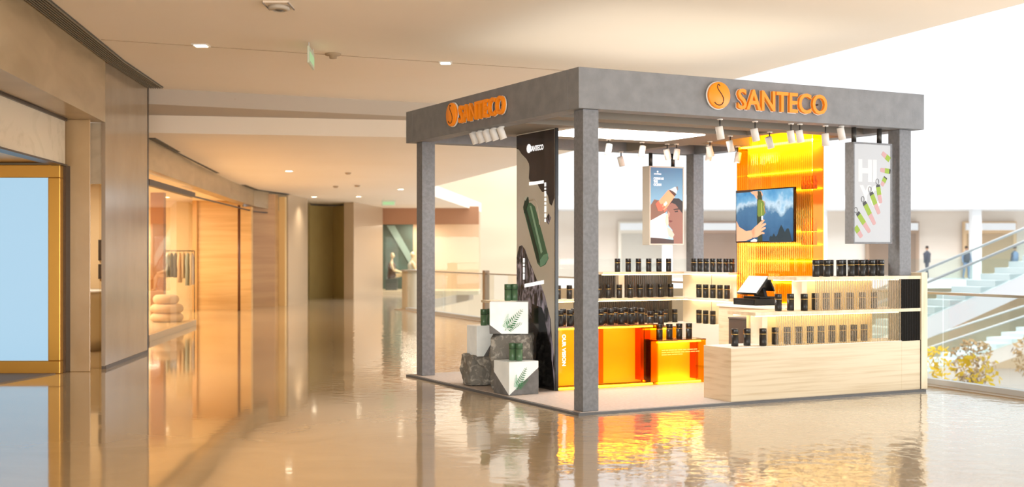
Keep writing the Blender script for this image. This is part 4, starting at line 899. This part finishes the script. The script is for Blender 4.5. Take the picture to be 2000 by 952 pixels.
for a in [[(270, 790), (318, 742), (338, 726), (350, 734), (322, 770), (300, 800)], [(290, 800), (335, 762), (358, 756), (362, 768), (330, 792), (304, 822)], [(296, 824), (335, 794), (356, 790), (358, 802), (330, 820), (304, 842)], [(296, 846), (330, 828), (348, 836), (346, 848), (326, 848), (300, 862)]]: tvp(g, a, SK, 4)
tvp(g, [(318, 742), (338, 726), (340, 730), (322, 748)], SK2, 5)
tvp(g, [(232, 905), (262, 888), (284, 895), (282, 912), (232, 913)], ink('tv_cuff', (226, 226, 224), .5), 5)
for a in [[(228, 496), (262, 492), (284, 520), (290, 560), (276, 548), (262, 524), (240, 512)], [(262, 492), (290, 490), (292, 530), (280, 516)], [(306, 490), (320, 492), (334, 520), (330, 532), (316, 512)], [(314, 510), (322, 516), (328, 540), (320, 548), (312, 528)]]: tvp(g, a, SK, 4)
tvp(g, [(103, 492), (230, 478), (250, 488), (240, 498), (150, 504), (103, 508)], ink('tv_top_shade', (60, 50, 46), .2), 4)
g.build('pictured_hands', scr)
g = MB()
tvp(g, [(292, 575), (300, 560), (328, 562), (340, 580), (350, 610), (352, 660), (345, 690), (300, 705), (290, 690)], ink('tv_bottle', (98, 118, 52), .35), 6)
tvp(g, [(296, 560), (300, 500), (316, 494), (326, 530), (328, 562)], ink('tv_lid', (58, 62, 44), .25), 6)
tvp(g, [(322, 590), (326, 588), (328, 690), (323, 692)], ink('tv_glint', (156, 170, 100), .4), 7)
tvp(g, [(324, 700), (334, 698), (334, 730), (324, 732)], ink('white', (245, 245, 245), .7), 7)
g.tube([(QX(a), -.054, QZ(a, b)) for a, b in [(330, 568), (350, 578), (354, 600), (345, 620), (352, 650), (358, 676)]], .003, ink('tv_strap', (190, 130, 80), .4), 6)
g.build('pictured_bottle', scr)

# stone and frosted-glass plinths with green tumblers ----------------------
ROCK = M('rough_grey_stone', (120, 118, 112), .8, var=(190, 186, 176), scale=(15, 15, 15), det=10, lo=.5, hi=.72, bump=.7, bscale=(26, 26, 26), dist=.8)
ROCKS = M('cut_grey_stone', (122, 122, 122), .65, var=(104, 104, 104), scale=(14, 14, 14), det=8, bump=.2)
FROST = M('frosted_white_resin', (238, 242, 240), .25, emit=(240, 246, 243), es=.08, coat=.3, var=(222, 228, 226), scale=(5, 5, 5))  # faint emission puts a glow into the resin, which holds no lamp
import bmesh
def rock_obj(name, dims, parent, mat, cut=None, seed=0, amp=.028, keep='below', z0=0, bev=.02, noise_on=True):
    """boulder-like block: cube, rounded and roughened, optionally cut by a plane (point, normal)"""
    bm = bmesh.new(); bmesh.ops.create_cube(bm, size=1)
    for v in bm.verts: v.co = Vector((v.co.x*dims[0], v.co.y*dims[1], (v.co.z+.5)*dims[2]))
    if bev: bmesh.ops.bevel(bm, geom=bm.edges[:], offset=bev, segments=2, profile=.6, affect='EDGES')
    if noise_on:
        bmesh.ops.subdivide_edges(bm, edges=bm.edges[:], cuts=5, use_grid_fill=True)
        bmesh.ops.triangulate(bm, faces=[f for f in bm.faces if len(f.verts) > 4])
        for v in bm.verts:
            q = v.co+Vector((seed*3.1, seed*1.7, seed)); n = noise.noise_vector(q*6)*amp*.8+noise.noise_vector(q*17)*amp*.5
            k = .25 if v.co.z < .02 else 1
            v.co += Vector((n.x, n.y, n.z*k if v.co.z > .02 else 0))
            v.co.z = max(0, v.co.z)
    if cut:
        for c in (cut if isinstance(cut, list) else [cut]):
            g_ = bm.verts[:]+bm.edges[:]+bm.faces[:]
            r = bmesh.ops.bisect_plane(bm, geom=g_, plane_co=c[0], plane_no=c[1], clear_outer=True)
            ed = [e for e in r['geom_cut'] if isinstance(e, bmesh.types.BMEdge)]
            try: bmesh.ops.edgeloop_fill(bm, edges=ed)
            except Exception: pass
    bmesh.ops.recalc_face_normals(bm, faces=bm.faces[:])
    me = bpy.data.meshes.new(name); bm.to_mesh(me); bm.free(); me.materials.append(mat)
    o = bpy.data.objects.new(name, me); COL.objects.link(o); o.parent = parent; o.location = (0, 0, z0)
    return o
FERN = M('fern_green', (64, 130, 84), .5); FERN2 = M('fern_pale', (150, 200, 170), .5)
def fern(parent, x, z, s, y, tilt=.5):
    mb = MB()
    for st, (ang, L, mm) in enumerate([(tilt, 1.0, FERN), (tilt-.5, .62, FERN2), (tilt+.45, .7, FERN)]):
        dx, dz = math.sin(ang), math.cos(ang); base = Vector((x-.25*s, z-.45*s))
        mb.plate([(base.x, base.y), (base.x+dx*L*s, base.y+dz*L*s), (base.x+dx*L*s+.003, base.y+dz*L*s), (base.x+.004, base.y)], y-.002, y, mm)
        for k in range(9):
            f = .18+k*.09; c = base+Vector((dx, dz))*L*s*f; ll_ = .26*s*L*(1-f*.75)
            for sg in (-1, 1):
                a2 = ang+sg*1.0; e = c+Vector((math.sin(a2), math.cos(a2)))*ll_; nn = Vector((math.cos(a2), -math.sin(a2)))*ll_*.14; m_ = (c+e)/2
                mb.plate([tuple(c), tuple(m_+nn), tuple(e), tuple(m_-nn)], y-.002-.0004*st, y, mm)
    return mb.build('fern_decoration', parent)
def plinth(label, wx, wy, rot, w, d, h, z, cutp, seed, ff=None, look=True):
    t = root('stone_plinth', label, 'plinth', (wx, wy, z), rot)
    rock_obj('rough_stone', (w, d, h), t, ROCKS, [(Vector(cutp[0]), Vector(cutp[1]))], seed, .006, bev=.008)
    rock_obj('frosted_block', (w*.985, d*.985, h), t, FROST, [(Vector(cutp[0])+Vector(cutp[1]).normalized()*.0005, -Vector(cutp[1]))], seed, 0, bev=.004, noise_on=False)
    if ff: fern(t, *ff)
    return t
def boulder(label, wx, wy, rot, dims, z, seed, amp=.03):
    t = root('boulder', label, 'boulder', (wx, wy, z), rot); rock_obj('stone_mass', dims, t, ROCK, None, seed, amp, bev=.05); return t
zc = Z0
boulder('large rough boulder under the tall frosted block, beside the totem', .0, 13.43, math.radians(-4), (.44, .36, .605), zc, 3, .035)
plinth('topmost frosted white block with fern on the central boulder', -.028, 13.41, math.radians(-2), .42, .34, .345, zc+.605, ((-.215, 0, .10), (-.55, 0, 1)) if False else ((-.10, 0, .0), (.75, .1, 1)), 5, (.03, .17, .3, -.172, .7))
boulder('rounded rough boulder at the left end of the stone group', -.36, 13.83, math.radians(20), (.36, .34, .335), zc, 9, .042)
plinth('half frosted, half stone block on the left boulder', -.335, 13.84, TH, .26, .26, .34, zc+.325, ((0.02, 0, .17), (-.62, -.25, .42)), 11)
plinth('low half frosted block with fern, frontmost of the stones', .043, 12.97, TH+.04, .36, .33, .345, zc, ((.0, 0, .25), (-.62, -.55, .8)), 14, (-.03, .17, .26, -.1665, .5))
for wx, wy, z, l in ((-.315, 13.78, .695, 'green tumbler on the left stone plinth, the nearer of two'), (-.25, 13.88, .695, 'dark green tumbler half hidden on the left stone plinth'),
                     (-.045, 13.36, .985, 'green tumbler on the topmost frosted block, left of the two'), (.025, 13.40, .985, 'green tumbler on the topmost frosted block, right of the two'),
                     (.005, 12.97, .375, 'smaller-looking green tumbler on the front low plinth, left of the two'), (.075, 12.93, .375, 'green tumbler on the front low plinth, right of the two')):
    place_tumbler((wx, wy, z), 0, l, 'green tumblers on the stone plinths', 'g')
